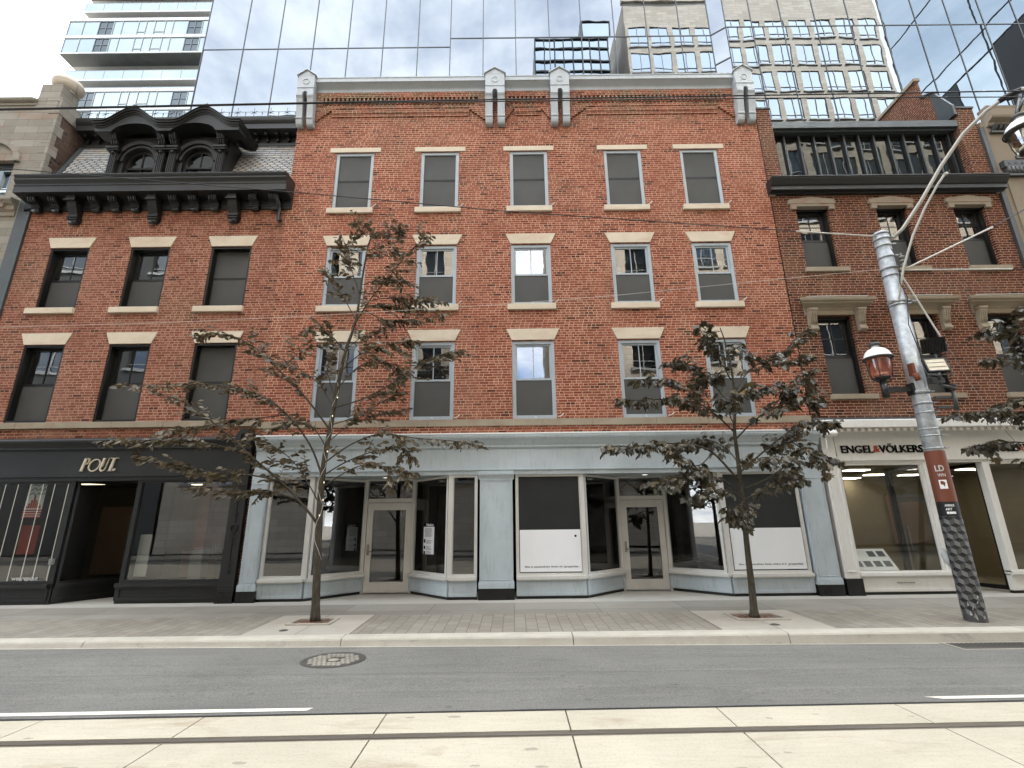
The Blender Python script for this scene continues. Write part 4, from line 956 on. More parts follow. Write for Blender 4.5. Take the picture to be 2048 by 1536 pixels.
# ornamented end pilaster
m = MB(); m.box(-6.715,-6.375,-.10,.2,.30,3.46); m.box(-6.735,-6.36,-.125,.2,.26,.32); m.box(-6.73,-6.365,-.115,.2,.34,.37); m.box(-6.735,-6.36,-.14,.2,2.60,2.64); m.box(-6.74,-6.36,-.19,.2,3.46,3.56)
m.ext([(-6.74,3.56),(-6.36,3.56),(-6.36,3.78),(-6.40,3.88),(-6.46,3.95),(-6.55,3.97),(-6.64,3.95),(-6.70,3.88),(-6.74,3.78)], -.24, .0, 'y')
pl = part('ornate_pilaster', m, 'black', B2, bevel=.004)
m = MB(); m.box(-6.745,-6.35,-.15,.2,-.02,.26); part('black_base', m, 'kick', pl)
m = MB(); cx = -6.545; N = 18
for r, z in ((.095,1.62),(.10,3.76)):
    m.add([(cx+q*math.cos(2*math.pi*k/N), y, z+q*math.sin(2*math.pi*k/N)) for q, y in ((r,-.10 if z<3 else -.24),(r,-.13 if z<3 else -.27),(r-.025,-.13 if z<3 else -.27),(r-.025,-.10 if z<3 else -.24)) for k in range(N)], [(i*N+k, i*N+(k+1)%N, (i+1)*N+(k+1)%N, (i+1)*N+k) for i in range(3) for k in range(N)])
m.box(cx-.008,cx+.008,-.115,-.10,.62,1.50); m.box(cx-.008,cx+.008,-.115,-.10,1.76,2.45)
for z in (.70,.86,1.30,1.44,1.80,1.94,2.30,2.44): 
    m.ext([(cx-.07,z),(cx,z+.04),(cx+.07,z),(cx,z-.025)], -.122, -.10, 'y')
for s_ in (-1,1): m.tube([(cx,-.25,3.66),(cx+.07*s_,-.26,3.72),(cx+.06*s_,-.26,3.82),(cx+.02*s_,-.26,3.80)], .016, 6)
part('carved_ornament', m, 'kick', pl)
# sign lettering, slanted display capitals
def stroke(m, pts, ws, y0, y1, ox, oz, k, sh=.22):
    """flat ribbon of varying width through 2D points"""
    L = []; Rr = []
    for i, (x, z) in enumerate(pts):
        a = pts[max(0,i-1)]; b = pts[min(len(pts)-1,i+1)]; dx, dz = b[0]-a[0], b[1]-a[1]; l = math.hypot(dx,dz) or 1
        w = ws[i] if hasattr(ws,'__len__') else ws; L.append((x-dz/l*w/2, z+dx/l*w/2)); Rr.append((x+dz/l*w/2, z-dx/l*w/2))
    T = lambda p, y: (ox+(p[0]+p[1]*sh)*k, y, oz+p[1]*k)
    vs = []
    for a, b in zip(L, Rr): vs += [T(a,y0),T(b,y0),T(b,y1),T(a,y1)]
    n_ = len(L); m.add(vs, [(i*4+j, i*4+(j+1)%4, i*4+4+(j+1)%4, i*4+4+j) for i in range(n_-1) for j in range(4)]+[(0,1,2,3),(n_*4-1,n_*4-2,n_*4-3,n_*4-4)])
def arc(cx, cz, rx_, rz_, a0, a1, n_=18): return [(cx+rx_*math.cos(R(a0+(a1-a0)*i/n_)), cz+rz_*math.sin(R(a0+(a1-a0)*i/n_))) for i in range(n_+1)]
sg = thing('shop_sign', 'cream slanted POUT. lettering fixed on the black shop fascia', 'sign', (-10.05,-.09,3.0))
yy0, yy1 = -.105, -.07; K = .32; ox, oz = -10.49, 2.985
def letter(*ss, y0=-.105, x=0.):
    m = MB()
    for pts, w in ss: stroke(m, pts, w, y0, yy1, ox, oz, K)
    part('letter', m, 'cream', sg)
letter(([(.06,0),(.06,1.)], .13), ([(.16,0),(.16,1.)], .035), ([(.0,.985),(.24,.985)], .04), ([(-.05,.015),(.22,.015)], .035), (arc(.20,.76,.20,.225,90,-90), .055), ([(.12,.535),(.22,.535)], .035))
letter((arc(.93,.46,.40,.44,0,360,36), [.05+.035*abs(math.sin(R(i*10-60))) for i in range(37)]))
letter(([(1.47,1.),(1.47,.30)]+arc(1.66,.28,.19,.26,180,360), [.12,.12]+[.11-.075*i/18 for i in range(19)]), ([(1.85,.28),(1.85,1.)], .035), ([(1.57,1.),(1.57,.34)], .03))
letter(([(2.22,0),(2.22,1.)], .12), ([(1.96,.985),(2.56,.985)], .045), ([(2.32,.0),(2.32,.96)], .03), ([(2.10,.015),(2.36,.015)], .035))
letter(([(2.46,.03),(2.62,.17)], .06), ([(2.46,.17),(2.62,.03)], .06))
# things in the black shop's windows
b_ = thing('hanging_banner', 'white hanging banner with a red striped foot inside the left shop window', 'banner', (-11.75,.35,2.4))
m = MB(); pA = P(62,962,.4); pB = P(97,962,.4); xA, xB = pA.x, pB.x; m.box(xA, xB, .40, .405, 1.92, 2.74); part('cloth', m, 'paper', b_)
m = MB()
for i in range(4): m.box(xA-.01, xB+.01, .392, .399, 1.92+i*.055, 1.955+i*.055)
for i, h in enumerate((.06,.12,.2,.30,.2,.14,.07)): m.box(xA+.03+i*.055, xA+.07+i*.055, .392, .399, 2.15, 2.15+h)
part('red_print', m, 'red', b_)
m = MB(); rr = random.Random(2)
for i in range(3):
    stroke(m, [(rr.uniform(-.02,.02)+.07*j+.03, .62+.06*(j % 2)-.11*i+rr.uniform(0,.03)) for j in range(6)], .018, .390, .396, xA, 2.05, 1.0, .1)
part('grey_print', m, 'greymetal', b_)
for i, (ub, ut) in enumerate(((41,87),(66,110),(93,138),(14,64),(-12,38),(-38,13))):
    x = (P(ub,1166,.16).x+P(ut,962,.16).x)/2
    m = MB(); m.box(x-.006, x+.006, .15, .158, .47, 2.78)
    single('light_strip', m, 'strip', ['fourth hanging light strip from the left in the black shop window','fifth hanging light strip from the left in the black shop window','rightmost hanging light strip in the black shop window, by its frame','third hanging light strip from the left in the black shop window','second hanging light strip from the left in the black shop window','leftmost hanging light strip in the black shop window, at the photo edge'][i], 'light strip', (x,.156,.47), 'hanging light strips in the black shop window')
m = MB(); m.box(-12.5,-12.05,.9,.93,1.05,1.75); single('wall_poster', m, 'red', 'dark red poster standing inside the left black shop window', 'poster', (-12.3,.9,1.05))
w = text_mb('wearepout', .13, -11.62, .045, .52, .003, .003, .62); w.add([], []); single('window_lettering', w, 'board', 'pale wearepout lettering along the foot of the left shop window', 'lettering')
m = MB(); m.box(-10.77,-10.66,-.05,.02,.86,.99); m.ext([(-10.745,.88),(-10.685,.88),(-10.685,.96),(-10.745,.96)], -.06, -.05, 'y'); single('intercom', m, 'soffit', 'small square pale intercom box on the black window frame', 'intercom')
m = MB(); m.add([(-10.08,.95,1.02),(-9.94,1.05,1.18),(-9.82,1.1,1.05),(-9.9,1.08,.94)], [(0,1,2,3)]); m.add([(-9.97,1.06,.94),(-9.90,1.1,.94),(-9.92,1.1,.45),(-10.0,1.06,.45)], [(0,1,2,3)]); m.v = [(x,y,z) for x,y,z in m.v]
m2 = MB(); m2.ext([(-10.06,1.03),(-9.93,1.17),(-9.80,1.04),(-9.88,.95),(-9.88,.5),(-9.95,.5),(-9.95,.96)], 1.5, 1.52, 'y'); single('floor_sign', m2, 'soffit', 'pale arrow shaped sign standing inside the black shop door', 'sign')
m = MB(); rr = random.Random(11)
for i in range(9):
    for j in range(2): m.ring(-7.33+i*.07,-7.27+i*.07,1.08+j*.085,1.155+j*.085,.006,.5,.51)
single('wire_rack', m, 'soffit', 'small pale grid rack behind the window beside the ornate pilaster', 'rack')
m = MB(); m.box(-9.0,-8.72,.3,.33,.55,1.5); single('shop_poster', m, 'board', 'pale narrow poster at the left edge of the right black window', 'poster')
#@@RIGHT
# ------------------------------------------------------------------ right building: deep red brick with glazed studio roof
GL, GR = 7.49, 14.02
B3 = thing('studio_building', 'deep red brick building with stone window hoods, glazed studio roof and white shopfront', 'building', (10.8, 2, 0))
rc = [(8.13,9.045),(10.41,11.27),(12.60,13.49)]
rr_ = [(4.70,6.865),(8.28,10.205)]
m = MB(); m.wall(GL, GR, 3.9, 11.0, [(a,b,c,d) for a,b in rc for c,d in rr_], -.012, .26)
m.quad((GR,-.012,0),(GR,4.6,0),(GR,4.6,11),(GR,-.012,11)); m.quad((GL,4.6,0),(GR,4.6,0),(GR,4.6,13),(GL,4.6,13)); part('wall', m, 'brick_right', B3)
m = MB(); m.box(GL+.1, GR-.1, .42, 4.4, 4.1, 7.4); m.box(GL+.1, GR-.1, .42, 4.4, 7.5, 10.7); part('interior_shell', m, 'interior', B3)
for ri, (z0, z1) in enumerate(rr_):
    for ci, (a, b) in enumerate(rc):
        window(B3, (a+b)/2, z0, b-a, z1-z0, .16, 'four', 'half'); c = (a+b)/2
        m = MB()
        if ri:
            h = (b-a)/2+.20
            m.ext([(c-h+.04,z1+.0),(c-h+.04,z1-.09),(c-h+.20,z1-.09),(c-h+.20,z1-.004),(c+h-.20,z1-.004),(c+h-.20,z1-.09),(c+h-.04,z1-.09),(c+h-.04,z1+.0),(c+h-.04,z1+.06),(c+h,z1+.075),(c+h,z1+.215),(c,z1+.31),(c-h,z1+.215),(c-h,z1+.075),(c-h+.04,z1+.06)], -.085, .2, 'y')
            m.box(c-h-.02, c+h+.02, -.10, -.0, z1+.075, z1+.10)
            part('stone_hood', m, 'pinkstone', B3, bevel=.008)
            m = MB(); m.box(a-.07, b+.20, -.09, .2, z0-.125, z0+.004); part('window_sill', m, 'lime2', B3, bevel=.01)
        else:
            h = (b-a)/2+.10; q = .42
            prof = [(.0,6.88),(-.06,6.88),(-.06,7.0),(-.085,7.02),(-.10,7.05),(-.16,7.10),(-.24,7.14),(-.245,7.17),(-.30,7.20),(-.31,7.25),(-.31,7.275),(-.0,7.31)]
            n_ = len(prof); vs = []
            for s_ in (-1, 1):
                for (y, z) in prof: vs.append((c+s_*(h+.22+max(0,-y-.06)*.9), y, z))
            m.add(vs, [tuple(range(n_))[::-1], tuple(range(n_,2*n_))]+[(i,(i+1)%n_,n_+(i+1)%n_,n_+i) for i in range(n_)])
            hd = part('stone_hood', m, 'lime2', B3)
            m = MB(); m.box(c-h-.24, c+h+.24, -.30, .0, 7.3, 7.315); part('hood_flashing', m, 'alu', hd)
            for s_ in (-1, 1):
                m = MB(); xx = c+s_*(h+.08)
                pr = [(.0,7.02),(-.22,7.02),(-.23,6.97),(-.20,6.92),(-.165,6.84),(-.14,6.70),(-.115,6.60),(-.115,6.55),(-.13,6.52),(-.14,6.47),(-.12,6.43),(-.08,6.41),(0,6.41)]
                m.ext(pr, xx-.095, xx+.095, 'x'); m.box(xx-.115, xx+.115, -.215, 0, 6.975, 7.022)
                for k in range(3): m.tube([(xx-.06+.06*k,-.205,6.93),(xx-.06+.06*k,-.170,6.84),(xx-.06+.06*k,-.145,6.70),(xx-.06+.06*k,-.12,6.60)], .017, 6)
                N = 14; m.ext([(-.10+.045*math.cos(2*math.pi*i/N), 6.47+.045*math.sin(2*math.pi*i/N)) for i in range(N)], xx-.105, xx+.105, 'x', True)
                part('scroll_bracket', m, 'lime2', hd)
            m = MB(); m.box(a-.06, b+.21, -.09, .2, z0-.125, z0+.004); part('window_sill', m, 'lime2', B3, bevel=.01)
# eaves and studio glazing
m = MB(); m.ext([(.05,10.60),(-.10,10.60),(-.10,10.64),(-.22,10.66),(-.22,10.78),(-.25,10.79),(-.27,10.81),(-.35,10.93),(-.36,10.96),(-.385,10.97),(-.385,11.0),(.3,11.05),(.3,10.6)], 7.42, 14.12, 'x'); part('eaves_cornice', m, 'black', B3)
m = MB(); m.ext([(.05,10.58),(-.06,10.58),(-.10,10.66),(-.12,10.80),(.05,10.80)], 7.44, 7.60, 'x'); m.ext([(.05,10.58),(-.06,10.58),(-.10,10.66),(-.12,10.80),(.05,10.80)], 13.94, 14.10, 'x'); part('corner_corbel', m, 'lime2', B3)
gz0, gz1, gy = 11.03, 12.93, .30; gx0, gx1 = 7.94, 13.60
gf = MB(); mu = [8.36+.4545*i for i in range(12)]
for x in mu: gf.box(x-.026, x+.026, gy-.075, gy+.04, gz0, gz1)
gf.box(gx0, gx1, gy-.08, gy+.05, gz0-.05, gz0+.05); gf.box(gx0, gx1, gy-.08, gy+.05, gz1-.03, gz1+.05); gf.box(gx0, gx0+.05, gy-.07, gy+.05, gz0, gz1); gf.box(gx1-.16, gx1, gy-.09, gy+.05, gz0, gz1)
st = part('studio_glazing', gf, 'mullion', B3)
ed = [gx0+.03]+mu+[gx1-.1]
for a, b in zip(ed, ed[1:]):
    g = MB(); e = random.uniform(-.004,.004); g.quad((a+.02,gy+e,gz0),(b-.02,gy-e,gz0),(b-.02,gy-e,gz1),(a+.02,gy+e,gz1)); part('glass_pane', g, 'studioglass', st)
m = MB(); m.box(gx0-.04, gx1+.02, .0, 1.6, 12.99, 13.21); m.box(gx0-.03, gx1+.01, .10, 1.6, 12.93, 12.99); part('studio_fascia', m, 'greymetal', B3)
m = MB(); m.box(gx0, gx1, .6, 4.4, 11, 12.9); part('studio_back', m, 'interior', B3)
# fire walls each side
m = MB(); m.box(GL, 7.92, -.012, 3.2, 10.9, 13.68); part('fire_wall', m, 'brick_right', B3); m = MB(); m.box(13.60, 14.08, -.012, .45, 10.9, 13.62)
m.ext([(-.012,10.9),(4.4,10.9),(4.4,13.9),(2.50,15.62),(.86,15.62),(.82,14.86),(.50,14.66),(.50,13.3),(-.012,13.3)], 13.52, 13.595, 'x'); part('fire_wall', m, 'brick_right', B3)
m = MB(); m.ext([(4.4,13.9),(4.4,14.02),(2.53,15.73),(.83,15.73),(.83,15.62),(2.50,15.62)], 13.46, 13.66, 'x'); part('wall_coping', m, 'lime2', B3)
m = MB(); m.box(GL-.02, 7.95, -.04, 3.2, 13.68, 13.73); part('cap_flashing', m, 'greymetal', B3); m = MB(); m.box(13.57, 14.11, -.04, .5, 13.62, 13.68); m.ext([(.50,13.4),(.50,14.68),(.38,14.62),(-.03,13.74),(-.03,13.4)], 13.48, 13.56, 'x'); m.ext([(.83,14.90),(.83,14.95),(.36,14.68),(.36,14.63)], 13.44, 13.66, 'x'); part('cap_flashing', m, 'greymetal', B3)
# ---- white shopfront
m = MB()
m.ext([(.05,3.76),(-.06,3.76),(-.36,3.78),(-.38,3.80),(-.38,3.97),(-.36,3.99),(-.05,4.03),(.05,4.03)], 7.52, 14.0, 'x'); part('awning_box', m, 'white', B3)
m = MB(); m.box(7.5, 14.02, -.06, .05, 4.03, 4.10); part('lead_flashing', m, 'greymetal', B3)
m = MB(); x = 7.75; i = 0
while x < 13.95: m.box(x, x+.085, -.345, -.335, 3.70, 3.785, i % 2); x += .085; i += 1
part('awning_valance', m, ['board','lime2'], B3)
m = MB(); m.tube([(7.50,-.36,3.66),(7.78,-.36,3.66)], .085, 12); m.tube([(7.56,-.33,3.66),(7.56,-.30,3.3),(7.60,-.10,3.1)], .012, 6); part('awning_roller', m, 'lampwhite', B3)
m = MB(); m.box(7.92, 14.0, -.06, .1, 3.06, 3.76); m.box(7.92, 14.0, -.085, .1, 3.03, 3.065); m.box(7.92, 14.0, -.03, .1, 2.97, 3.03); part('fascia_board', m, 'white', B3)
def wpil(x0, x1, z1=3.05):
    m = MB(); m.box(x0, x1, -.085, .12, .36, z1); m.ring(x0+.05, x1-.05, .50, z1-.10, .022, -.105, -.085); m.box(x0-.015,x1+.015,-.115,.12,z1,z1+.07); m.box(x0+.02,x1-.02,-.09,.12,z1+.07,3.76); p = part('pilaster', m, 'white', B3, bevel=.004)
    m = MB(); m.box(x0-.02, x1+.02, -.13, .12, -.02, .36); part('black_base', m, 'kick', p)
wpil(7.56, 7.90)
m = MB(); m.box(9.97,10.14,-.05,.12,.45,2.97); part('corner_mullion', m, 'white', B3); m = MB(); m.box(11.40,11.56,-.05,.12,.45,2.97); part('corner_mullion', m, 'white', B3)
glazed(B3, (7.92,.03), (9.97,.03), .46, 2.97, gl='evglass', fr='white', fw=.045); glazed(B3, (11.56,.03), (13.95,.03), .46, 2.97, gl='evglass', fr='white', fw=.045)
riser(B3, (7.92,.05), (10.14,.05), 'white', .41, 'kick', .48); riser(B3, (11.40,.05), (13.95,.05), 'white', .41, 'kick', .48)
glazed(B3, (10.06,.10), (10.20,1.5), .05, 2.97, gl='evglass', fr='blackgloss', fw=.10, t=.12); glazed(B3, (11.30,1.5), (11.48,.10), .05, 2.97, gl='evglass', fr='blackgloss', fw=.09)
m = MB(); m.ring(10.2,11.3,0,2.97,.06,1.46,1.54); m.box(10.26,11.24,1.46,1.54,2.2,2.28); df = part('door_frame', m, 'soffit', B3)
m = MB(); m.ring(10.27,11.23,.03,2.19,.10,1.47,1.52); dr = part('door', m, 'soffit', B3); g = MB(); g.quad((10.36,1.5,.12),(11.14,1.5,.12),(11.14,1.5,2.1),(10.36,1.5,2.1)); part('glass_pane', g, 'evglass', dr)
m = MB(); m.tube([(10.4,1.42,.8),(10.4,1.42,1.5)], .015, 8); part('pull_handle', m, 'galv', dr)
m = MB(); m.box(10.0,11.5,.1,1.6,2.97,3.03); part('recess_ceiling', m, 'white', B3)
# lit office
m = MB(); y1 = 4.5
m.quad((7.6,y1,0),(14,y1,0),(14,y1,3.05),(7.6,y1,3.05)); m.quad((7.6,.15,0),(7.6,y1,0),(7.6,y1,3.05),(7.6,.15,3.05)); m.quad((14,.15,0),(14,y1,0),(14,y1,3.05),(14,.15,3.05)); m.quad((7.6,1.58,.01),(14,1.58,.01),(14,y1,.01),(7.6,y1,.01)); m.quad((7.6,.15,2.96),(14,.15,2.96),(14,y1,2.96),(7.6,y1,2.96))
of = part('office_interior', m, 'warm', B3)
m = MB(); m.box(7.62,9.2,4.3,4.48,1.75,2.2); m.box(12.2,13.2,4.2,4.4,.9,2.4); m.box(7.62,8.3,4.0,4.4,.3,.9); m.box(9.9,10.2,4.3,4.45,1.0,1.25); part('wall_panel', m, 'tan', of)
for x, y in ((8.3,1.5),(9.4,1.5),(8.3,3.2),(9.4,3.2),(11.0,3.0),(12.2,3.2),(12.6,1.6),(11.0,4.2)):
    m = MB(); m.box(x-.28, x+.28, y-.15, y+.15, 2.935, 2.95); part('ceiling_emitter', m, 'panel_light', of)
m = MB(); m.box(9.35,9.6,2.5,2.75,0,2.96); m.box(9.6,9.66,2.5,4.4,0,2.96); part('partition_post', m, 'soffit', of)
ds = thing('office_desk', 'dark desk with a chair back inside the lit office window', 'desk', (8.8,2.6,0))
m = MB(); m.box(8.1,9.3,2.4,3.0,.70,.74); part('desk_top', m, 'black', ds)
for x in (8.14,9.24): m = MB(); m.box(x-.03,x+.03,2.44,2.96,0,.70); part('leg', m, 'black', ds)
m = MB(); m.box(8.55,8.95,2.1,2.16,.75,1.1); m.tube([(8.75,2.15,.4),(8.75,2.15,.8)], .03, 8); m.box(8.5,9.0,1.9,2.3,.42,.48); m.tube([(8.75,2.1,.05),(8.75,2.1,.45)], .03, 8)
single('office_chair', m, 'black', 'dark office chair behind the listing board in the lit window', 'chair')
bd = thing('listing_board', 'slanted pale board of property photos standing in the lit office window', 'display board', (8.75,.35,.5))
m = MB(); bx0, bx1, by0, by1, bz0, bz1 = 8.03, 9.05, .22, .62, .50, .96
def bpt(u_, v_, o_=0): return (bx0+(bx1-bx0)*u_-.0, by0+(by1-by0)*v_-o_*.75, bz0+(bz1-bz0)*v_+o_*.65)
m.add([bpt(0,0),bpt(1,0),bpt(1,1),bpt(0,1),bpt(0,0,-.02),bpt(1,0,-.02),bpt(1,1,-.02),bpt(0,1,-.02)], [(0,1,2,3),(4,7,6,5),(0,4,5,1),(1,5,6,2),(2,6,7,3),(3,7,4,0)]); part('panel', m, 'paper', bd)
m = MB()
for r_ in range(2):
    for c_ in range(4):
        u0, v0 = .07+c_*.23, .16+r_*.46
        if r_ == 1 and c_ == 1: continue
        m.quad(bpt(u0,v0,.006), bpt(u0+.17,v0,.006), bpt(u0+.17,v0+.26,.006), bpt(u0,v0+.26,.006))
part('property_photo', m, 'greymetal', bd)
def evsign(x0, label, group):
    t = thing('shop_sign', label, 'sign', (x0+1, -.07, 3.2), group)
    part('lettering', text_mb('ENGEL', .255, x0, -.080, 3.218, .03, .0035, .785), 'letter', t)
    part('ampersand', text_mb('&', .225, x0+.793, -.080, 3.238, .03, .003, .145), 'red', t)
    part('lettering', text_mb('VÖLKERS', .255, x0+.93, -.080, 3.218, .03, .0035, 1.07), 'letter', t)
evsign(8.035, 'black shop lettering with a red ampersand on the white fascia left of the pole', 'black shop lettering on the white fascia')
evsign(11.56, 'black shop lettering half hidden by leaves at the right photo edge', 'black shop lettering on the white fascia')
m = MB()
for i in range(14): m.box(8.75+i*.03, 8.772+i*.03, -.028, -.024, .24, .27)
single('riser_lettering', m, 'soffit', 'faint grey small lettering on the white panel under the office window', 'lettering')
# ------------------------------------------------------------------ stone building at the left edge
B4 = thing('stone_building', 'weathered tan stone building with an arched window and ball finial at the left edge', 'building', (-18, 2, 0))
m = MB(); m.wall(-27, -13.98, 0, 14.12, [(-16.1,-14.55,10.9,12.12),(-16.1,-14.7,5.3,8.6),(-16.4,-14.8,.4,3.2)], -.02, .3)
m.quad((-13.98,-.02,0),(-13.98,.28,0),(-13.98,.28,14.4),(-13.98,-.02,14.4)); part('wall', m, 'ashlar', B4)
m = MB(); m.ext([(-.015,11.2),(.32,11.2),(3.9,13.6),(3.9,14.3),(.3,14.35),(-.015,14.12)], -14.0, -13.72, 'x'); m.box(-27,-14.0,.3,4,13.6,14.1); part('side_wall', m, 'brick_old', B4)
m = MB()
for k in range(7):
    d = .26 if k % 2 else .12; z = 11.3+k*.36; m.box(-13.99, -13.70, -.018, d, z+.004, z+.354)
m.box(-14.02,-13.69,-.03,.62,13.825,14.42)
part('quoin', m, 'ashlar', B4)
m = MB(); m.tube([(-27,-.06,14.30),(-14.55,-.06,14.30),(-14.42,-.06,14.27)], [.09,.09,.06], 12); m.box(-27,-14.4,-.05,.3,14.12,14.26); part('parapet_coping', m, 'ashlar', B4)
m = MB(); m.box(-14.44,-13.78,-.05,.52,14.0,14.92); m.ext([(-14.47,14.25),(-13.74,14.25),(-13.80,14.5),(-14.42,14.5)], -.06, .54, 'y'); pd = part('pedestal', m, 'ashlar', B4, bevel=.02)
m = MB(); m.lathe([(.0,-.22),(.20,-.215),(.34,-.15),(.41,-.04),(.41,.05),(.36,.15),(.24,.225),(.08,.255),(0,.26)], (-13.97,.28,15.13), 24); m.lathe([(.22,-.25),(.22,-.16)], (-13.97,.28,15.13), 16); part('ball_finial', m, 'towerstone', pd)
m = MB(); N = 14
vs = []
for k in range(N+1):
    t = math.pi*k/N
    for r, y in ((.78,-.10),(.95,-.10),(.95,0.),(.78,0.)): vs.append((-15.33+r*math.cos(t), y, 12.05+r*.86*math.sin(t)))
m.add(vs, [(k*4+j, k*4+(j+1)%4, k*4+4+(j+1)%4, k*4+4+j) for k in range(N) for j in range(4)]); part('window_arch', m, 'ashlar', B4)
m = MB(); m.quad((-16.1,.2,10.9),(-14.55,.2,10.9),(-14.55,.2,12.12),(-16.1,.2,12.12)); wn = part('window_pane', m, 'oppglass', B4)
m = MB(); m.ring(-16.1,-14.55,10.9,12.12,.07,.12,.2); part('window_frame', m, 'black', wn)
m = MB(); m.quad((-16.1,.2,5.3),(-14.7,.2,5.3),(-14.7,.2,8.6),(-16.1,.2,8.6)); part('window_pane', m, 'oppdark', B4)
m = MB(); m.ext([(.0,10.20),(-.06,10.20),(-.06,10.34),(-.12,10.38),(-.12,10.50),(-.20,10.54),(-.26,10.62),(-.26,10.68),(.0,10.74)], -27, -14.06, 'x')
for i in range(12): x = -14.3-i*.5; m.box(x-.1, x, -.2, -.05, 10.40, 10.54)
part('string_course', m, 'ashlar', B4, bevel=.01)
m = MB(); m.box(-13.99, -13.64, -.05, .02, 0, 10.75); part('corner_flashing', m, 'greymetal', B4)
# ------------------------------------------------------------------ stuccoed building at the right edge
B5 = thing('stucco_building', 'tan stuccoed building with grey fluted capital at the right edge', 'building', (20, 2, 0))
m = MB(); m.wall(14.16, 30, 0, 13.10, [(14.92,16.6,11.85,12.55),(15.0,17,7,10.7),(15,17,4.2,6.4)], -.02, .25); m.quad((14.16,-.02,0),(14.16,4,0),(14.16,4,13.1),(14.16,-.02,13.1)); m.quad((14.16,4,0),(30,4,0),(30,4,13.1),(14.16,4,13.1)); part('wall', m, 'stucco', B5)
m = MB(); m.ext([(.05,12.90),(-.10,12.90),(-.12,13.0),(-.26,13.06),(-.28,13.12),(-.28,13.36),(.05,13.40)], 14.30, 30, 'x'); m.ext([(.05,13.40),(-.22,13.40),(-.24,13.50),(.05,13.50)], 14.25, 30, 'x'); co = part('parapet_cornice', m, 'stucco', B5)
m = MB()
for i in range(12): m.ext([(.0,12.70),(-.14,12.78),(-.20,12.90),(0,12.90)], 14.42+i*.14, 14.50+i*.14, 'x')
m.box(14.34,30,-.10,0,12.66,12.72); part('dentil_row', m, 'dkgreen', co)
m = MB(); m.box(14.86,16.7,-.06,.0,11.76,11.86); part('window_sill', m, 'dkgreen', B5)
m = MB()
for a, b, c, d in ((14.92,16.6,11.85,12.55),(15,17,7,10.7),(15,17,4.2,6.4)): m.quad((a,.2,c),(b,.2,c),(b,.2,d),(a,.2,d))
part('window_pane', m, 'oppdark', B5)
m = MB(); m.box(14.32,14.98,-.16,0,11.40,11.62); m.box(14.36,14.94,-.13,0,11.18,11.40); m.box(14.33,14.97,-.16,0,11.10,11.17)
for i in range(5): m.tube([(14.42+i*.115,-.13,11.18),(14.42+i*.115,-.13,11.40)], .05, 8)
pc = part('fluted_capital', m, 'dkgreen', B5)
m = MB(); N = 10
for i in range(3): m.ext([(14.46+i*.19+.04*math.cos(2*math.pi*k/N), 11.51+.04*math.sin(2*math.pi*k/N)) for k in range(N)], -.165, -.158, 'y')
part('round_hole', m, 'kick', pc)
m = MB(); m.box(14.03,14.17,-.09,.0,0,12.86); part('corner_trim', m, 'dkgreen', B5)
m = MB(); m.box(14.36,14.94,-.055,0,3,11.10); m.box(14.1,30,-.3,0,3.4,4.0); part('pier_strip', m, 'stucco', B5)
#@@TOWERS
# ------------------------------------------------------------------ mirror-glass tower behind
T = thing('glass_tower', 'blue mirror glass office tower rising behind the brick row', 'tower', (2, 10, 0))
YL, YA, YB, XC = 5.85, 5.42, 5.02, 85.0  # XC: unseen stretch of tower added to keep sun off the street
ZH = 23.4; ZTOP = 60.  # unseen top kept low so sun and sky reach the stone tower
planes = [(YL, [-14.45]+[-12.54+1.655*i for i in range(6)]+[-2.66]), (YA, [-2.66,-1.14,.37,1.94,3.44,4.98,6.51,8.05,9.45]), (YB, [10.0,11.2,12.6,14.15,15.7,17.2,18.75,20.3,21.85,23.4,24.95,26.5,28.05,33,38,43,60,XC])]
ml = MB(); tops = MB()
def pane(m, a, b, z0, z1):
    q = random.uniform(-.0022,.0022); r_ = random.uniform(-.0022,.0022)
    m.quad((a[0],a[1]+q,z0),(b[0],b[1]-q,z0),(b[0],b[1]-q+r_,z1),(a[0],a[1]+q+r_,z1))
zl = [14.0, ZH, 32.0]
for y, xs_ in planes:
    for a, b in zip(xs_, xs_[1:]):
        for z0, z1 in zip(zl, zl[1:]): m = MB(); pane(m, (a+.02,y), (b-.02,y), z0, z1); part('glass_panel', m, 'curtain', T)
    tops.quad((xs_[0],y,32),(xs_[-1],y,32),(xs_[-1],y,ZTOP),(xs_[0],y,ZTOP))
    for x in xs_: ml.box(x-.02, x+.02, y-.02, y+.02, 12, ZTOP)
    for z in (ZH, 32., 41, 50, 59): ml.box(xs_[0], xs_[-1], y-.018, y+.02, z-.024, z+.024)
for (xa, ya_, xb, yb_) in ((9.45,YA,10.0,YB),(-2.66,YL,-2.66,YA)):     # return faces at the two steps
    for z0, z1 in zip(zl, zl[1:]): m = MB(); pane(m, (xa,ya_), (xb,yb_), z0, z1); part('glass_panel', m, 'curtain', T)
    tops.quad((xa,ya_,32),(xb,yb_,32),(xb,yb_,ZTOP),(xa,ya_,ZTOP))
    ml.obox((xa,ya_-.01),(xb,yb_-.01),ZH-.03,ZH+.03,.03)
    ml.obox((xa,ya_-.01),(xb,yb_-.01),21.6,21.66,.03)
part('mullion', ml, 'mullion', T)
part('upper_glass', tops, 'curtain', T)
m = MB(); m.box(-14.4, XC, 9, 30, 0, ZTOP-1); m.box(-14.45,-14.40,YL,9,0,ZTOP); part('tower_core', m, 'mullion', T)
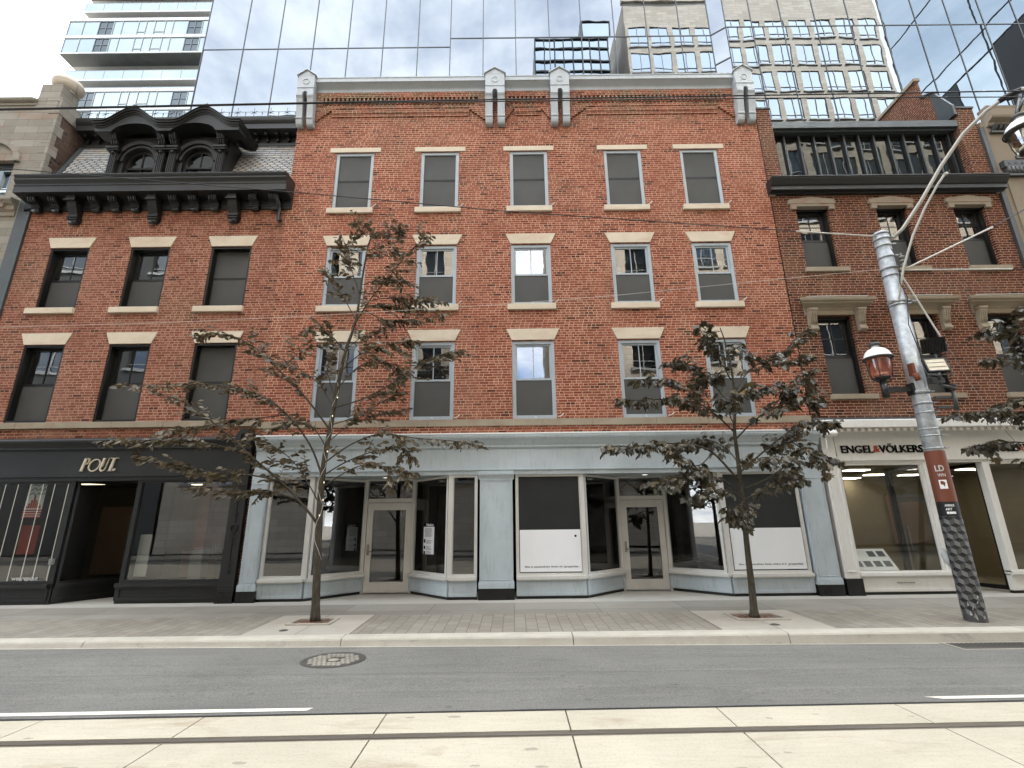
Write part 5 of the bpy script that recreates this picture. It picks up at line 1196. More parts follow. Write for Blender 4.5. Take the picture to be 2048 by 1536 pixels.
# ------------------------------------------------------------------ white balconied tower, farther back at left
A_ = thing('apartment_tower', 'white apartment tower of stacked balconies behind the slate roof at left', 'tower', (-50, 50, 0))
Yt = 37.; kf = 49/37.
def zt(z): return 1.668+(z-1.668)*kf
xl, xr = -53.9, -36.0
bands = []          # (floor group) repeated upward: rail storey, rail storey, two glazed storeys
base = 40.1; period = (48.65-41.9)
def group(z):
    zz = lambda d: zt(z+d)
    m = MB(); m.box(xl-1.2, xr, Yt-1.4, Yt+8, zz(1.75), zz(1.95)); m.box(xl-1.2, xr, Yt-1.4, Yt+8, zz(-.05), zz(.12)); part('balcony_slab', m, 'slabwhite', A_)
    for d0, d1 in ((.12,.92),(1.95,2.95)):
        m = MB(); zb0, zb1 = zz(d0), zz(d1); m.box(xl-1.2, xr, Yt-1.38, Yt-1.35, zb0, zb1); m.box(xl-1.2, xl-1.17, Yt-1.35, Yt, zb0, zb1); bl = part('balcony_rail', m, 'paleglass', A_)
        m = MB(); m.box(xl-1.22, xr, Yt-1.40, Yt-1.33, zb1, zb1+.05)
        for i in range(8): m.box(xl-1.2+i*2.4, xl-1.15+i*2.4, Yt-1.40, Yt-1.34, zb0, zb1)
        part('rail_post', m, 'soffit', bl)
    m = MB(); m.box(xl, xr, Yt+1.2, Yt+8, zz(.0), zz(4.2)); part('recess_wall', m, 'soffit', A_)
    m = MB(); m.box(xl-1.6, xr, Yt-2.4, Yt+8, zz(3.0+1.15), zz(3.0+1.3)); m.box(xl-1.6, xr, Yt-2.4, Yt+8, zz(6.05), zz(6.38)); m.box(xl-1.6, xr, Yt-2.4, Yt+8, zz(8.15), zz(8.5)); part('storey_slab', m, 'slabwhite', A_)
    m = MB(); m.box(xl-1.5, xr, Yt-2.35, Yt-.6, zz(3.0+1.12), zz(3.0+1.16)); part('block_soffit', m, 'greymetal', A_)
    for d0, d1 in ((4.3,6.05),(6.38,8.15)):
        x = xl-1.5
        ws_ = [1.9,2.0,.9,.9,1.1,2.0,1.0,1.1,1.3,1.0,1.9,.9,.9,1.6]
        for i, w in enumerate(ws_):
            if x+w > xr: break
            dark = i in (2,3,11,12)
            m = MB(); m.quad((x+.04,Yt-2.3,zz(d0)),(x+w-.04,Yt-2.3,zz(d0)),(x+w-.04,Yt-2.3+random.uniform(-.01,.01),zz(d1)),(x+.04,Yt-2.3,zz(d1))); g_ = part('storey_pane', m, 'dimglass' if dark else 'paleglass', A_)
            m = MB(); m.box(x-.04, x+.04, Yt-2.36, Yt-2.2, zz(d0), zz(d1))
            if dark: m.box(x, x+w, Yt-2.36, Yt-2.25, zz(d0)+.02, zz(d0)+.14); m.box(x, x+w, Yt-2.36, Yt-2.25, zz(d1)-.14, zz(d1)-.02); m.box(x, x+w, Yt-2.35, Yt-2.26, (zz(d0)+zz(d1))/2, (zz(d0)+zz(d1))/2+.07)
            elif i in (6,8): m.box(x, x+w, Yt-2.36, Yt-2.25, zz(d0)+.5, zz(d0)+.58)
            part('pane_frame', m, 'greymetal' if dark else 'soffit', g_); x += w
        m = MB(); m.quad((xl-1.5,Yt-2.3,zz(d0)),(xl-1.5,Yt+3,zz(d0)),(xl-1.5,Yt+3,zz(d1)),(xl-1.5,Yt-2.3,zz(d1))); part('storey_pane', m, 'paleglass', A_)
for i in range(3): group(40.1+i*8.5-8.5+.0)
m = MB(); m.box(xl+2, xr, Yt+2, Yt+7, 0, zt(62)); part('core_wall', m, 'soffit', A_)
# ------------------------------------------------------------------ buildings across the street, seen in the reflections
def opp(name, label, x0, x1, h, y, colw, floor_h, z_first, wmat, gmat, ww=.62, wh=.68, rv=.25, depth=12.):
    t = thing(name, label, 'building', ((x0+x1)/2, y-5, 0)); holes = []
    n_ = max(1, int((x1-x0)/colw)); off = ((x1-x0)-n_*colw)/2
    z = z_first
    while z+floor_h*wh < h-.6:
        for i in range(n_): a = x0+off+i*colw+colw*(1-ww)/2; holes.append((a, a+colw*ww, z, z+floor_h*wh))
        z += floor_h
    m = MB(); m.wall(x0, x1, 0, h, holes, y, -rv-.05); m.quad((x0,y,0),(x0,y-depth,0),(x0,y-depth,h),(x0,y,h)); m.quad((x1,y,0),(x1,y-depth,0),(x1,y-depth,h),(x1,y,h)); m.quad((x0,y,h),(x1,y,h),(x1,y-depth,h),(x0,y-depth,h)); m.quad((x0,y-depth,0),(x1,y-depth,0),(x1,y-depth,h),(x0,y-depth,h))
    part('wall', m, wmat, t)
    m = MB(); m.box(x0-.2, x1+.2, y-.3, y+.25, h, h+.6); part('parapet', m, wmat, t)
    holes.sort(key=lambda q: -q[2])
    rest = MB()
    for k, (a, b, c, d) in enumerate(holes):
        m = MB() if k < 96 else rest
        e = random.uniform(-.01,.01); m.quad((a,y-rv,c),(b,y-rv+e,c),(b,y-rv+e,d),(a,y-rv,d))
        if k < 96:
            w = part('window_pane', m, gmat, t)
    if rest.v: o = part('window_glazing', rest, gmat, t); o['kind'] = 'stuff'
    m = MB()
    for a, b, c, d in holes:
        m.box((a+b)/2-.03, (a+b)/2+.03, y-rv+.015, y-rv+.06, c, d); m.box(a, b, y-rv+.015, y-rv+.06, c+(d-c)*.2, c+(d-c)*.2+.05)
        m.box(a-.1, b+.1, y-.1, y+.12, c-.16, c)
    part('window_frame', m, 'slabwhite', t); return t
opp('stone_tower', 'tall pale stone tower with square windows reflected in the blue glass', 14.2, 44.2, 63.2, -22.2, 2.72, 3.93, 5.2, 'towerstone', 'oppglass', .78, .74, .10)
opp('office_block', 'stone office block beside the glazed bay across the street', 2.9, 14.1, 50, -22.0, 2.8, 3.9, 4.6, 'towerstone', 'oppdark', .6, .6)
opp('stone_walkup', 'low tan stone block with dark windows across the street at left', -23, -1.2, 25.5, -20.6, 2.6, 3.7, 4.4, 'towerstone', 'oppdark', .5, .6)
opp('metal_block', 'dark metal clad block across the street at far left', -60, -23.5, 45.5, -21, 3.4, 3.8, 5, 'dkgreen', 'oppdark', .7, .5)
opp('stone_block', 'plain stone block closing the lane across the street', -13, 14, 18.5, -46, 3.0, 3.6, 4.4, 'ashlar', 'oppdark', .45, .55)
t = thing('glass_block', 'dark based glass block beyond the stone tower, reflected at right in the blue glass', 'building', (75, -30, 0))
gx, gya, gyb = 61.5, -38.6, -19.0; m = MB()
for z0, z1 in ((59.3,62.4),(62.4,74),(74,85.5),(85.5,97)):
    for i in range(3):
        ya_, yb_ = gya+(gyb-gya)*i/3, gya+(gyb-gya)*(i+1)/3; e = random.uniform(-.03,.03); m.quad((gx+e,ya_,z0),(gx,yb_,z0),(gx,yb_,z1),(gx+e,ya_,z1))
part('side_glass', m, 'oppglass', t)
m = MB()
for z in (59.2,62.4,74,85.5): m.box(gx-.08, gx+.05, gya, gyb, z-.06, z+.06)
for y in (gya,-26.6,gyb): m.box(gx-.08, gx+.05, y-.06, y+.06, 0, 97)
m.box(gx-.1, gx+.3, gya, -31.4, 0, 59); m.box(gx-.1, gx+.3, -26.0, gyb, 0, 59); part('dark_frame', m, 'dkgreen', t)
m = MB(); m.quad((gx,-31.4,0),(gx,-26,0),(gx,-26,59),(gx,-31.4,59)); part('lower_glass', m, 'oppglass', t)
m = MB(); m.box(gx+.35, 95, gya, gyb, 0, 97); part('block_core', m, 'slabwhite', t)
t = thing('glazed_bay', 'glass walled bay with dark frames above the office block across the street', 'building', (8, -25, 50))
m = MB()
for i in range(4):
    for j in range(2): m.quad((3.4+i*2.2,-22.05,50.6+j*3.4),(5.5+i*2.2,-22.05+random.uniform(-.02,.02),50.6+j*3.4),(5.5+i*2.2,-22.05,53.8+j*3.4),(3.4+i*2.2,-22.05,53.8+j*3.4))
m.quad((8.8,-22.05,57.4),(12.2,-22.05,57.4),(12.2,-22.05,60),(8.8,-22.05,60)); part('bay_glass', m, 'oppglass', t)
m = MB()
for i in range(9): m.box(3.3+i*1.1-.05, 3.3+i*1.1+.05, -22.1, -21.9, 50.6, 57.3)
for z in (50.6,52.4,53.9,55.8,57.3): m.box(3.3, 12.2, -22.1, -21.88, z-.08, z+.08)
m.ring(8.8,12.2,57.3,60.1,.12,-22.1,-21.9); part('bay_frame', m, 'mullion', t)
m = MB(); m.box(3.3,12.2,-30,-22.15,50,57.2); m.box(8.8,12.2,-30,-22.15,57.2,60); part('bay_core', m, 'slabwhite', t)
#@@POLE
# ------------------------------------------------------------------ lamp pole
PX, PY = 7.975, -2.76; pz = zs(PY)
L_ = thing('lamp_pole', 'galvanised street pole with poster wrapped foot, lanterns and floodlights', 'street lamp', (PX, PY, pz))
m = MB(); m.tube([(PX,PY,pz),(PX,PY,7.55)], [.160,.140], 24); m.lathe([(.155,0),(.155,.03),(.10,.07),(0,.085)], (PX,PY,7.53), 20); part('pole', m, 'galv', L_)
def rad(z): return .160-.020*(z-pz)/7.6
m = MB()
for z, h, w in ((7.42,.05,.012),(7.25,.04,.012),(6.98,.04,.012),(6.72,.05,.016),(6.55,.04,.012),(5.95,.03,.012),(5.88,.03,.012),(4.02,.07,.02),(3.80,.05,.015),(3.62,.03,.01),(3.30,.03,.008),(3.17,.03,.008),(2.93,.03,.008)):
    m = MB(); r_ = rad(z); m.lathe([(r_,-h/2),(r_+w,-h/2),(r_+w,h/2),(r_,h/2)], (PX,PY,z), 22); m.box(PX+r_*.7, PX+r_*.7+.07, PY-r_*.7-.05, PY-r_*.7+.01, z-.012, z+.012); part('pole_band', m, 'galv', L_)
# poster wrap: orange sheet, black strip and a cube pattern
def wrap(z0, z1, dr): return [(rad(z0)+dr, z0-0), (rad(z1)+dr, z1)]
m = MB(); m.lathe(wrap(1.95,2.88,.006), (PX,PY,0), 28); part('orange_wrap', m, 'rust', L_)
m = MB(); m.lathe(wrap(1.70,1.95,.006), (PX,PY,0), 28); part('black_wrap', m, 'wrapblack', L_)
m = MB(); nc = 7; rh_ = .125; z = .10; row = 0
def wp(th, zz, d): r_ = rad(zz)+d; return (PX+r_*math.sin(th), PY-r_*math.cos(th), zz)
m.lathe(wrap(pz+.01,1.70,.004), (PX,PY,0), 28, mi=3)
while z < 1.64:
    for k in range(nc):
        t0 = 2*math.pi*(k+(.5 if row % 2 else 0))/nc; hw = math.pi/nc
        def rh(pts, mi):
            q = []
            for i in range(len(pts)):
                a, b = pts[i], pts[(i+1) % len(pts)]
                for f in (0, .5): q.append(wp(t0+(a[0]+(b[0]-a[0])*f)*hw, min(1.70, z+(a[1]+(b[1]-a[1])*f)*rh_), .009))
            m.add(q, [tuple(range(len(q)))], mi=mi)
        rh([(-1,.5),(0,.16),(1,.5),(0,.84)], 0)
        rh([(-1,.5),(-1,-.17),(0,-.5),(0,.16)], 1); rh([(1,.5),(0,.16),(0,-.5),(1,-.17)], 2)
    z += rh_; row += 1
part('cube_pattern_wrap', m, ['wrapblack','wrapgrey','wrapmid','wrapmid'], L_)
def curved_text(txt, size, th0, z, d, mat, width):
    mb = text_mb(txt, size, 0, 0, 0, .002, size*.02, width)
    mb.v = [wp(th0+x/rad(z), z+zz, d+.002-y*.5) for x, y, zz in mb.v]; part('wrap_lettering', mb, mat, L_)
curved_text('LD', .15, -1.02, 2.50, .008, 'board', .125); curved_text('WN', .08, -.92, 2.40, .008, 'board', .11)
m = MB()
def cp(s0, s1, z0, z1, d=.009, mi=0): m.add([wp(s0,z0,d),wp((s0+s1)/2,z0,d),wp(s1,z0,d),wp(s1,z1,d),wp((s0+s1)/2,z1,d),wp(s0,z1,d)], [(0,1,2,3,4,5)], mi=mi)
cp(-.95,-.25,2.18,2.34); m.add([wp(-.82,2.32,.0115),wp(-.60,2.32,.0115),wp(-.40,2.29,.0115),wp(-.52,2.21,.0115),wp(-.62,2.25,.0115),wp(-.82,2.26,.0115)], [(0,1,2,3,4,5)], mi=1)
part('poster_print', m, ['paper','rust'], L_)
for i, (tx, zz, w) in enumerate((('AVENUE',1.865,.13),('ART',1.80,.09))): curved_text(tx, .055, -.95, zz, .008, 'paper', w)
m = MB(); cp(-.9,-.1,1.735,1.775); part('poster_print', m, 'paper', L_)
m = MB(); rr = random.Random(4)
for k in range(16):
    th = rr.uniform(-1.2,1.2); zz = rr.uniform(pz+.02,.35); m.add([wp(th,zz,.012),wp(th+rr.uniform(.05,.25),zz+rr.uniform(-.03,.03),.014),wp(th+rr.uniform(.02,.2),zz+rr.uniform(.04,.13),.02)], [(0,1,2)])
part('torn_paper', m, 'board', L_)
# long arm and its lantern
def lantern(c, k, glassm, up):
    """lantern; c is the middle of the dome rim"""
    x, y, z = c; g = thing_part
    m = MB(); m.lathe([(.30*k,0),(.31*k,.012*k),(.30*k,.03*k),(.285*k,.08*k),(.25*k,.16*k),(.19*k,.225*k),(.115*k,.265*k),(.085*k,.28*k),(.08*k,.33*k)], c, 28); hd = part('lantern', m, 'lampwhite', L_); g.append(hd)
    m = MB(); m.lathe([(.315*k,-.02*k),(.335*k,-.015*k),(.335*k,.012*k),(.30*k,.03*k)], c, 28); m.lathe([(.30*k,-.002),(.0,-.001)], c, 28); m.lathe([(.09*k,.325*k),(.13*k,.33*k),(.13*k,.38*k),(.09*k,.42*k),(0,.44*k)], c, 18); part('lantern_rim', m, 'dkgreen', hd)
    m = MB(); m.lathe([(.245*k,-.02*k),(.25*k,-.10*k),(.225*k,-.34*k),(.19*k,-.47*k),(.165*k,-.50*k)], c, 24); part('lantern_glass', m, glassm, hd)
    m = MB(); m.lathe([(.17*k,-.49*k),(.175*k,-.52*k),(.10*k,-.56*k),(.05*k,-.60*k),(0,-.60*k)], c, 20)
    for a in range(4): t_ = math.pi/4+a*math.pi/2; m.tube([(x+q*k*math.cos(t_), y+q*k*math.sin(t_), z+h*k) for q, h in ((.258,-.03),(.262,-.12),(.24,-.34),(.20,-.49))], .010*k, 6)
    part('lantern_cage', m, 'blackgloss', hd)
    m = MB(); m.lathe([(.045*k,-.02*k),(.05*k,-.12*k),(.04*k,-.26*k),(.0,-.28*k)], c, 12); m.lathe([(.15*k,-.44*k),(.16*k,-.40*k),(.09*k,-.36*k),(0,-.36*k)], c, 14); part('bulb_fitting', m, 'lampwhite', hd)
    return hd
thing_part = []
n = NT('amber tinted glass'); a_ = n.n('BsdfTransparent'); a_.inputs[0].default_value = (.95,.62,.52,1); b2 = n.n('BsdfGlossy'); b2.inputs['Roughness'].default_value = .05; d2 = n.n('BsdfTranslucent'); d2.inputs[0].default_value = (.85,.46,.36,1)
mx1 = n.n('MixShader'); mx1.inputs[0].default_value = .45; n.t.links.new(a_.outputs[0], mx1.inputs[1]); n.t.links.new(d2.outputs[0], mx1.inputs[2]); mx2 = n.n('MixShader'); mx2.inputs[0].default_value = .10; n.t.links.new(mx1.outputs[0], mx2.inputs[1]); n.t.links.new(b2.outputs[0], mx2.inputs[2]); MT['amber'] = n.done(mx2.outputs[0])
MT['lampglass'] = glass('clear lantern glass', .12, 0, (1,1,1), (.82,.78,.68))
lc_ = (7.30, PY-.02, 4.735); lantern(lc_, .80, 'amber', True)
m = MB(); m.tube([(7.30,PY-.02,4.26),(7.30,PY-.02,3.93)], .062, 12); m.lathe([(.045,0),(.06,.03),(.06,.08)], (7.30,PY-.02,4.24), 12); part('lantern_post', m, 'black', L_)
for s_ in (-1,1): m = MB(); m.tube([(7.30+s_*.20,PY-.02,4.62),(7.30+s_*.235,PY-.02,4.42),(7.30+s_*.20,PY-.02,4.30),(7.30+s_*.06,PY-.02,4.24)], .012, 8); part('lantern_yoke', m, 'blackgloss', L_)
m = MB(); m.box(7.34,7.86,PY-.045,PY+.045,4.05,4.14); m.box(7.80,7.86,PY-.08,PY+.08,3.98,4.21); part('lantern_bracket', m, 'black', L_)
A = [(1772,488,-2.80),(1805,458,-2.95),(1842,402,-3.15),(1882,332,-3.4),(1926,268,-3.7),(1972,222,-4.0),(2014,192,-4.3),(2060,172,-4.6),(2110,162,-4.85)]
pts = [P(*q) for q in A]
m = MB(); m.tube(pts, .036, 12); part('lamp_arm', m, 'armpaint', L_)
m = MB(); m.tube([P(1797,604,-2.88), P(1800,575,-2.9), P(1808,532,-2.98), P(1826,470,-3.1), P(1850,415,-3.2), P(1876,368,-3.36), P(1888,350,-3.45)], .022, 10); m.tube([P(1888,350,-3.45), P(1894,346,-3.45)], .03, 8); part('arm_brace', m, 'armpaint', L_)
c0 = P(2047,262,-4.65); lantern(tuple(c0), .86, 'lampglass', False)
m = MB(); m.tube([P(1998,203,-4.2), P(2015,192,-4.3), P(2045,178,-4.5)], [.05,.062,.05], 12); m.tube([P(2015,200,-4.3), P(2040,190,-4.5), (c0.x,c0.y,c0.z+.42), (c0.x,c0.y,c0.z+.30)], .028, 10); m.tube([(c0.x,c0.y,c0.z+.40),P(2058,176,-4.58)], .03, 8); part('arm_clamp', m, 'blackgloss', L_)
# floodlights
def flood(c, az, el, w, h, label, face):
    M = Matrix.Translation(c) @ Matrix.Rotation(az, 4, 'Z') @ Matrix.Rotation(el, 4, 'X')
    def tr(mb): mb.v = [tuple(M @ Vector(v)) for v in mb.v]; return mb
    m = MB(); m.box(-w/2, w/2, .0, .05, -h/2, h/2); m.ring(-w/2, w/2, -h/2, h/2, .022, -.015, .0)
    for k in range(9): m.box(-w/2+.02+k*(w-.06)/8, -w/2+.03+k*(w-.06)/8, .05, .085, -h/2+.03, h/2-.03)
    f = part('floodlight', tr(m), 'blackgloss', L_, label=label)
    m = MB(); m.box(-w/2+.022, w/2-.022, -.006, -.001, -h/2+.022, h/2-.022); part('flood_lens', tr(m), face, f)
    m = MB()
    for z in (-h/6, h/6): m.box(-w/2+.04, w/2-.04, -.012, -.005, z-.006, z+.006)
    part('lens_bar', tr(m), 'wrapgrey', f)
    m = MB(); m.tube([(-w/2-.02,.03,0),(-w/2-.02,.03,-h/2-.06),(w/2+.02,.03,-h/2-.06),(w/2+.02,.03,0)], .010, 6); m.tube([(0,.03,-h/2-.06),(0,.12,-h/2-.12)], .02, 8); part('flood_yoke', tr(m), 'dkgreen', f)
flood(Vector((8.14,-3.10,4.49)), R(-10), R(-18), .38, .30, 'floodlight with a pale lens facing the street', 'floodface')
flood(Vector((8.39,-2.86,4.97)), R(152), R(-14), .38, .30, 'dark floodlight turned to the buildings', 'blackgloss')
m = MB(); m.tube([(8.10,-2.95,4.32),(8.24,-2.96,4.30),(8.34,-2.93,4.42),(8.37,-2.88,4.78)], .022, 8); m.box(8.06,8.30,-3.02,-2.90,4.16,4.26); m.tube([(8.20,-3.0,4.12),(8.46,-3.02,4.04)], .03, 8); m.tube([(8.40,-3.02,3.98),(8.40,-3.0,3.62)], .035, 8); m.lathe([(0,-.04),(.04,-.02),(.04,.02),(0,.04)], (8.45,-3.02,4.10), 10)
for z in (3.66,3.85): m.box(8.06,8.42,-3.0,-2.94,z,z+.05)
part('flood_bracket', m, 'dkgreen', L_)
m = MB(); m.tube([(7.98,-2.94,7.1),(8.08,-2.93,6.8),(7.98,-2.94,6.3),(8.06,-2.94,6.0),(7.95,-2.93,5.4),(8.05,-2.93,4.7),(8.06,-2.93,4.3)], .009, 6); m.tube([(8.3,-2.9,5.0),(8.52,-2.95,4.8),(8.5,-3.0,4.3),(8.2,-3.02,4.2)], .007, 6); part('pole_cable', m, 'wire', L_)
m = MB()
for i in range(3): m.lathe([(.0,-.02),(.055,-.015),(.06,0),(.055,.015),(0,.02)], (8.16,-2.93,6.72+i*.09), 12)
for i in range(2):
    for s_ in (-1,1): m.tube([(7.975+s_*.17,-2.9+.05*i,5.92),(7.975+s_*.27,-2.9+.05*i,5.90)], .035, 8)
m.tube([(8.16,-2.93,6.66),(8.16,-2.93,7.0)], .012, 6); part('insulator', m, 'soffit', L_)
m = MB(); m.box(7.79,7.845,-2.96,-2.84,4.34,4.58); m.tube([(7.83,-2.98,4.22),(7.78,-3.0,4.35)], .05, 8); part('rusty_clamp', m, 'rust', L_)
# pull-off rods and overhead wires
def wire(name, pts, r_, mat, label, cat='wire', group='overhead street wires', sag=0.):
    q = []
    for a, b in zip(pts, pts[1:]):
        for i in range(12):
            t_ = i/12; v = a.lerp(b, t_); v.z -= sag*4*t_*(1-t_); q.append(v)
    q.append(pts[-1]); m = MB(); m.tube(q, r_, 6); mid = q[len(q)//2]
    return single(name, m, mat, label, cat, tuple(mid), group)
top = P(1757,471,-2.76)
ra = P(1592,462.5,-2.76); lf = P(-120,326,-2.76)
wire('guy_rod', [ra, Vector((7.83,-2.80,7.49))], .016, 'whiterod', 'pale rod from the pole top reaching left across the brick wall', 'rod', 'pale insulating rods on the pole')
wire('span_wire', [lf, P(600,385.5,-2.76), P(1000,421.5,-2.76), ra], .011, 'wire', 'dark slanting wire crossing the upper windows to the pole top')
j = P(1806,540,-2.9)
wire('guy_rod', [j, P(1985,454,-2.9)], .018, 'whiterod', 'pale rod rising right from the pole in front of the top windows', 'rod', 'pale insulating rods on the pole')
wire('guy_rod', [j, P(2024,538,-2.9)], .018, 'whiterod', 'pale level rod from the pole below the right upper windows', 'rod', 'pale insulating rods on the pole')
wire('guy_rod', [P(1804,552,-2.9), P(1889,686,-2.9)], .017, 'whiterod', 'pale rod slanting down right from the pole to the dark floodlight', 'rod', 'pale insulating rods on the pole')
m = MB(); m.tube([P(1884,680,-2.9), P(1891,690,-2.9)], .035, 8); single('rod_clamp', m, 'soffit', 'small clamp at the lower end of the slanting rod', 'clamp')
wire('span_wire', [P(1985,454,-2.9), P(2110,385,-2.9)], .012, 'wire', 'dark twisted wire leaving the photo at right above the rods')
wire('span_wire', [P(2024,538,-2.9), P(2130,538,-2.9)], .010, 'wire', 'short dark wire continuing the level rod to the right edge')
wire('tie_wire', [P(-60,656,-2.7), P(342,645,-2.7), P(620,632,-2.7), P(1000,609,-2.7), P(1229,591,-2.7), P(1560,558,-2.7), P(1770,538,-2.7)], .0042, 'whiterod', 'thin pale wire crossing the brick wall at third floor sill height')
wire('tie_wire', [P(1900,700,-2.7), P(1975,820,-2.6), P(2080,940,-2.5)], .005, 'soffit', 'thin grey wire slanting down at the right edge before the white fascia')
TY = -7.72
wire('trolley_wire', [P(-150,221,TY), P(640,205,TY), P(1024,198.5,TY), P(1500,191,TY), P(2200,179,TY)], .0075, 'wire', 'upper dark trolley wire crossing the whole street in front of the cornices')
wire('trolley_wire', [P(-150,223.5,TY+.12), P(640,207,TY+.12), P(1510,196.5,TY+.12), P(2200,193,TY+.12)], .0060, 'wire', 'lower thin trolley wire just beneath the upper one, parting from it at right')
#@@TREES
# ------------------------------------------------------------------ trees
def smooth(pts, n_=6):
    out = []
    for i in range(len(pts)-1):
        p0, p1, p2, p3 = pts[max(0,i-1)], pts[i], pts[i+1], pts[min(len(pts)-1,i+2)]
        for k in range(n_):
            t = k/n_; out.append(.5*((2*p1)+(p2-p0)*t+(2*p0-5*p1+4*p2-p3)*t*t+(3*p1-p0-3*p2+p3)*t**3))
    out.append(pts[-1]); return out
LEAF1 = [(0,0,0),(.2,.20,.02),(.48,.29,.03),(.78,.18,.01),(1,0,-.06),(.78,-.18,.01),(.48,-.29,.03),(.2,-.20,.02)]
LEAF2 = [(0,0,0),(.02,.20,0),(-.06,.40,-.03),(.18,.36,.0),(.26,.58,-.07),(.40,.40,-.02),(.60,.50,-.07),(.58,.26,0),(.80,.22,-.03),(1.02,0,-.12),(.80,-.22,-.03),(.58,-.26,0),(.60,-.50,-.07),(.40,-.40,-.02),(.26,-.58,-.07),(.18,-.36,0),(-.06,-.40,-.03),(.02,-.20,0)]
def add_leaf(m, p, d, nrm, size, shape):
    d = d.normalized(); s_ = d.cross(nrm)
    if s_.length < 1e-4: s_ = Vector((1,0,0))
    s_.normalize(); u_ = s_.cross(d)
    wob = random.uniform(.7,1.3); cr = random.uniform(-.12,.30)
    vs = [p+d*(x*size)+s_*(y*size*wob)+u_*((z*1.5-abs(y)*cr-x*x*.12)*size) for x, y, z in shape]
    k = len(m.v); n_ = len(shape); mid = n_//2
    m.v += [tuple(v) for v in vs]
    m.f.append(tuple(k+i for i in range(mid+1))); m.f.append(tuple([k]+[k+i for i in range(mid, n_)])); m.sm += [False]*2; m.mi += [0]*2
def tree(name, label, Y, trunk, r0, r1, limbs, kind, rs):
    rnd = random.Random(rs); st = random.getstate(); random.seed(rs)
    tp = smooth([P(u, v, Y+dy) for u, v, dy in trunk]); base = tp[0].copy()
    t = thing(name, label, 'tree', tuple(base), 'street trees along the pavement')
    m = MB(); n_ = len(tp); m.tube(tp, [r0+(r1-r0)*(i/(n_-1))**.8 + (.03*max(0, 1-i/2) if kind else .02*max(0, 1-i/2)) for i in range(n_)], 10); part('trunk', m, 'bark', t)
    wood = MB(); lv = MB()
    sub = []
    for L in limbs:
        pts, r_, dens = L
        sp = smooth([P(u, v, Y+dy) for u, v, dy in pts], 5); n_ = len(sp)
        wood.tube(sp, [r_*(1-.8*i/(n_-1))+.003 for i in range(n_)], 6)
        length = sum((sp[i+1]-sp[i]).length for i in range(n_-1))
        ntw = int(length*dens*(.92 if kind == 0 else 1.25))
        for k in range(ntw):
            f = .22+.78*(k+random.random())/ntw; i = min(n_-2, int(f*(n_-1))); p = sp[i].lerp(sp[i+1], f*(n_-1)-i); d0 = (sp[i+1]-sp[i]).normalized()
            side = Vector((random.uniform(-1,1), random.uniform(-1,1), random.uniform(-.25,.30)))
            d = (d0*random.uniform(.5,1.1)+side*.8).normalized()
            ln = random.uniform(.18,.50)*(1.2-.5*f)*(1.25 if kind == 0 else 1.)
            sub.append((p, d, ln))
        sub.append((sp[-1], (sp[-1]-sp[-2]).normalized(), .22))
    for p, d, ln in sub:
        q = []; n_ = 5; dd = d.copy(); c = p.copy()
        for i in range(n_):
            q.append(c.copy()); dd = (dd+Vector((random.uniform(-.15,.15), random.uniform(-.15,.15), -.06 if not kind else -.04))).normalized(); c = c+dd*ln/(n_-1)
        wood.tube(q, [.0055*(1-.7*i/(n_-1)) for i in range(n_)], 4, cap=False)
        if kind == 0:
            nl = int(ln/.058)+2
            for i in range(nl):
                f = (i+.5)/nl*(n_-1); j = min(n_-2, int(f)); pp = q[j].lerp(q[j+1], f-j); ax = (q[j+1]-q[j]).normalized()
                lat = ax.cross(Vector((0,0,1)))
                if lat.length < .1: lat = Vector((1,0,0))
                lat.normalize(); s_ = 1 if i % 2 else -1
                ld = (ax*.75+lat*s_*random.uniform(.5,1.)+Vector((0,0,random.uniform(-.6,.2)))).normalized()
                nr = (Vector((0,0,1))+Vector((random.uniform(-1.4,1.4), random.uniform(-1.9,1.1), 0))).normalized()
                add_leaf(lv, pp, ld, nr, random.uniform(.085,.16), LEAF1)
        else:
            nl = max(3, int(ln/.06))
            for i in range(nl):
                f = (.35+.65*(i+.6)/nl)*(n_-1); j = min(n_-2, int(f)); pp = q[j].lerp(q[j+1], f-j)
                a = random.uniform(0, 6.283); ld = (Vector((math.cos(a), math.sin(a), random.uniform(-1.1,.0)))+d*.5).normalized()
                st_ = pp+ld*random.uniform(.03,.07); wood.tube([pp, st_], .0022, 3, cap=False)
                nr = (Vector((math.cos(a)*.5, math.sin(a)*.5, 1))+Vector((random.uniform(-.9,.9), random.uniform(-1.,.7), 0))).normalized()
                add_leaf(lv, st_, ld+Vector((0,0,-.25)), nr, random.uniform(.075,.165), LEAF2)
    part('branches', wood, 'bark', t); part('crown', lv, 'leaf2' if kind else 'leaf1', t)
    random.setstate(st); return t, tp
TY1 = -2.15
trunk1 = [(630,1243,0),(635,1120,0),(640,1010,0),(649,920,.02),(662,850,.03),(676,770,.03),(692,700,0),(712,640,0),(724,560,0),(737,490,0),(750,455,0)]
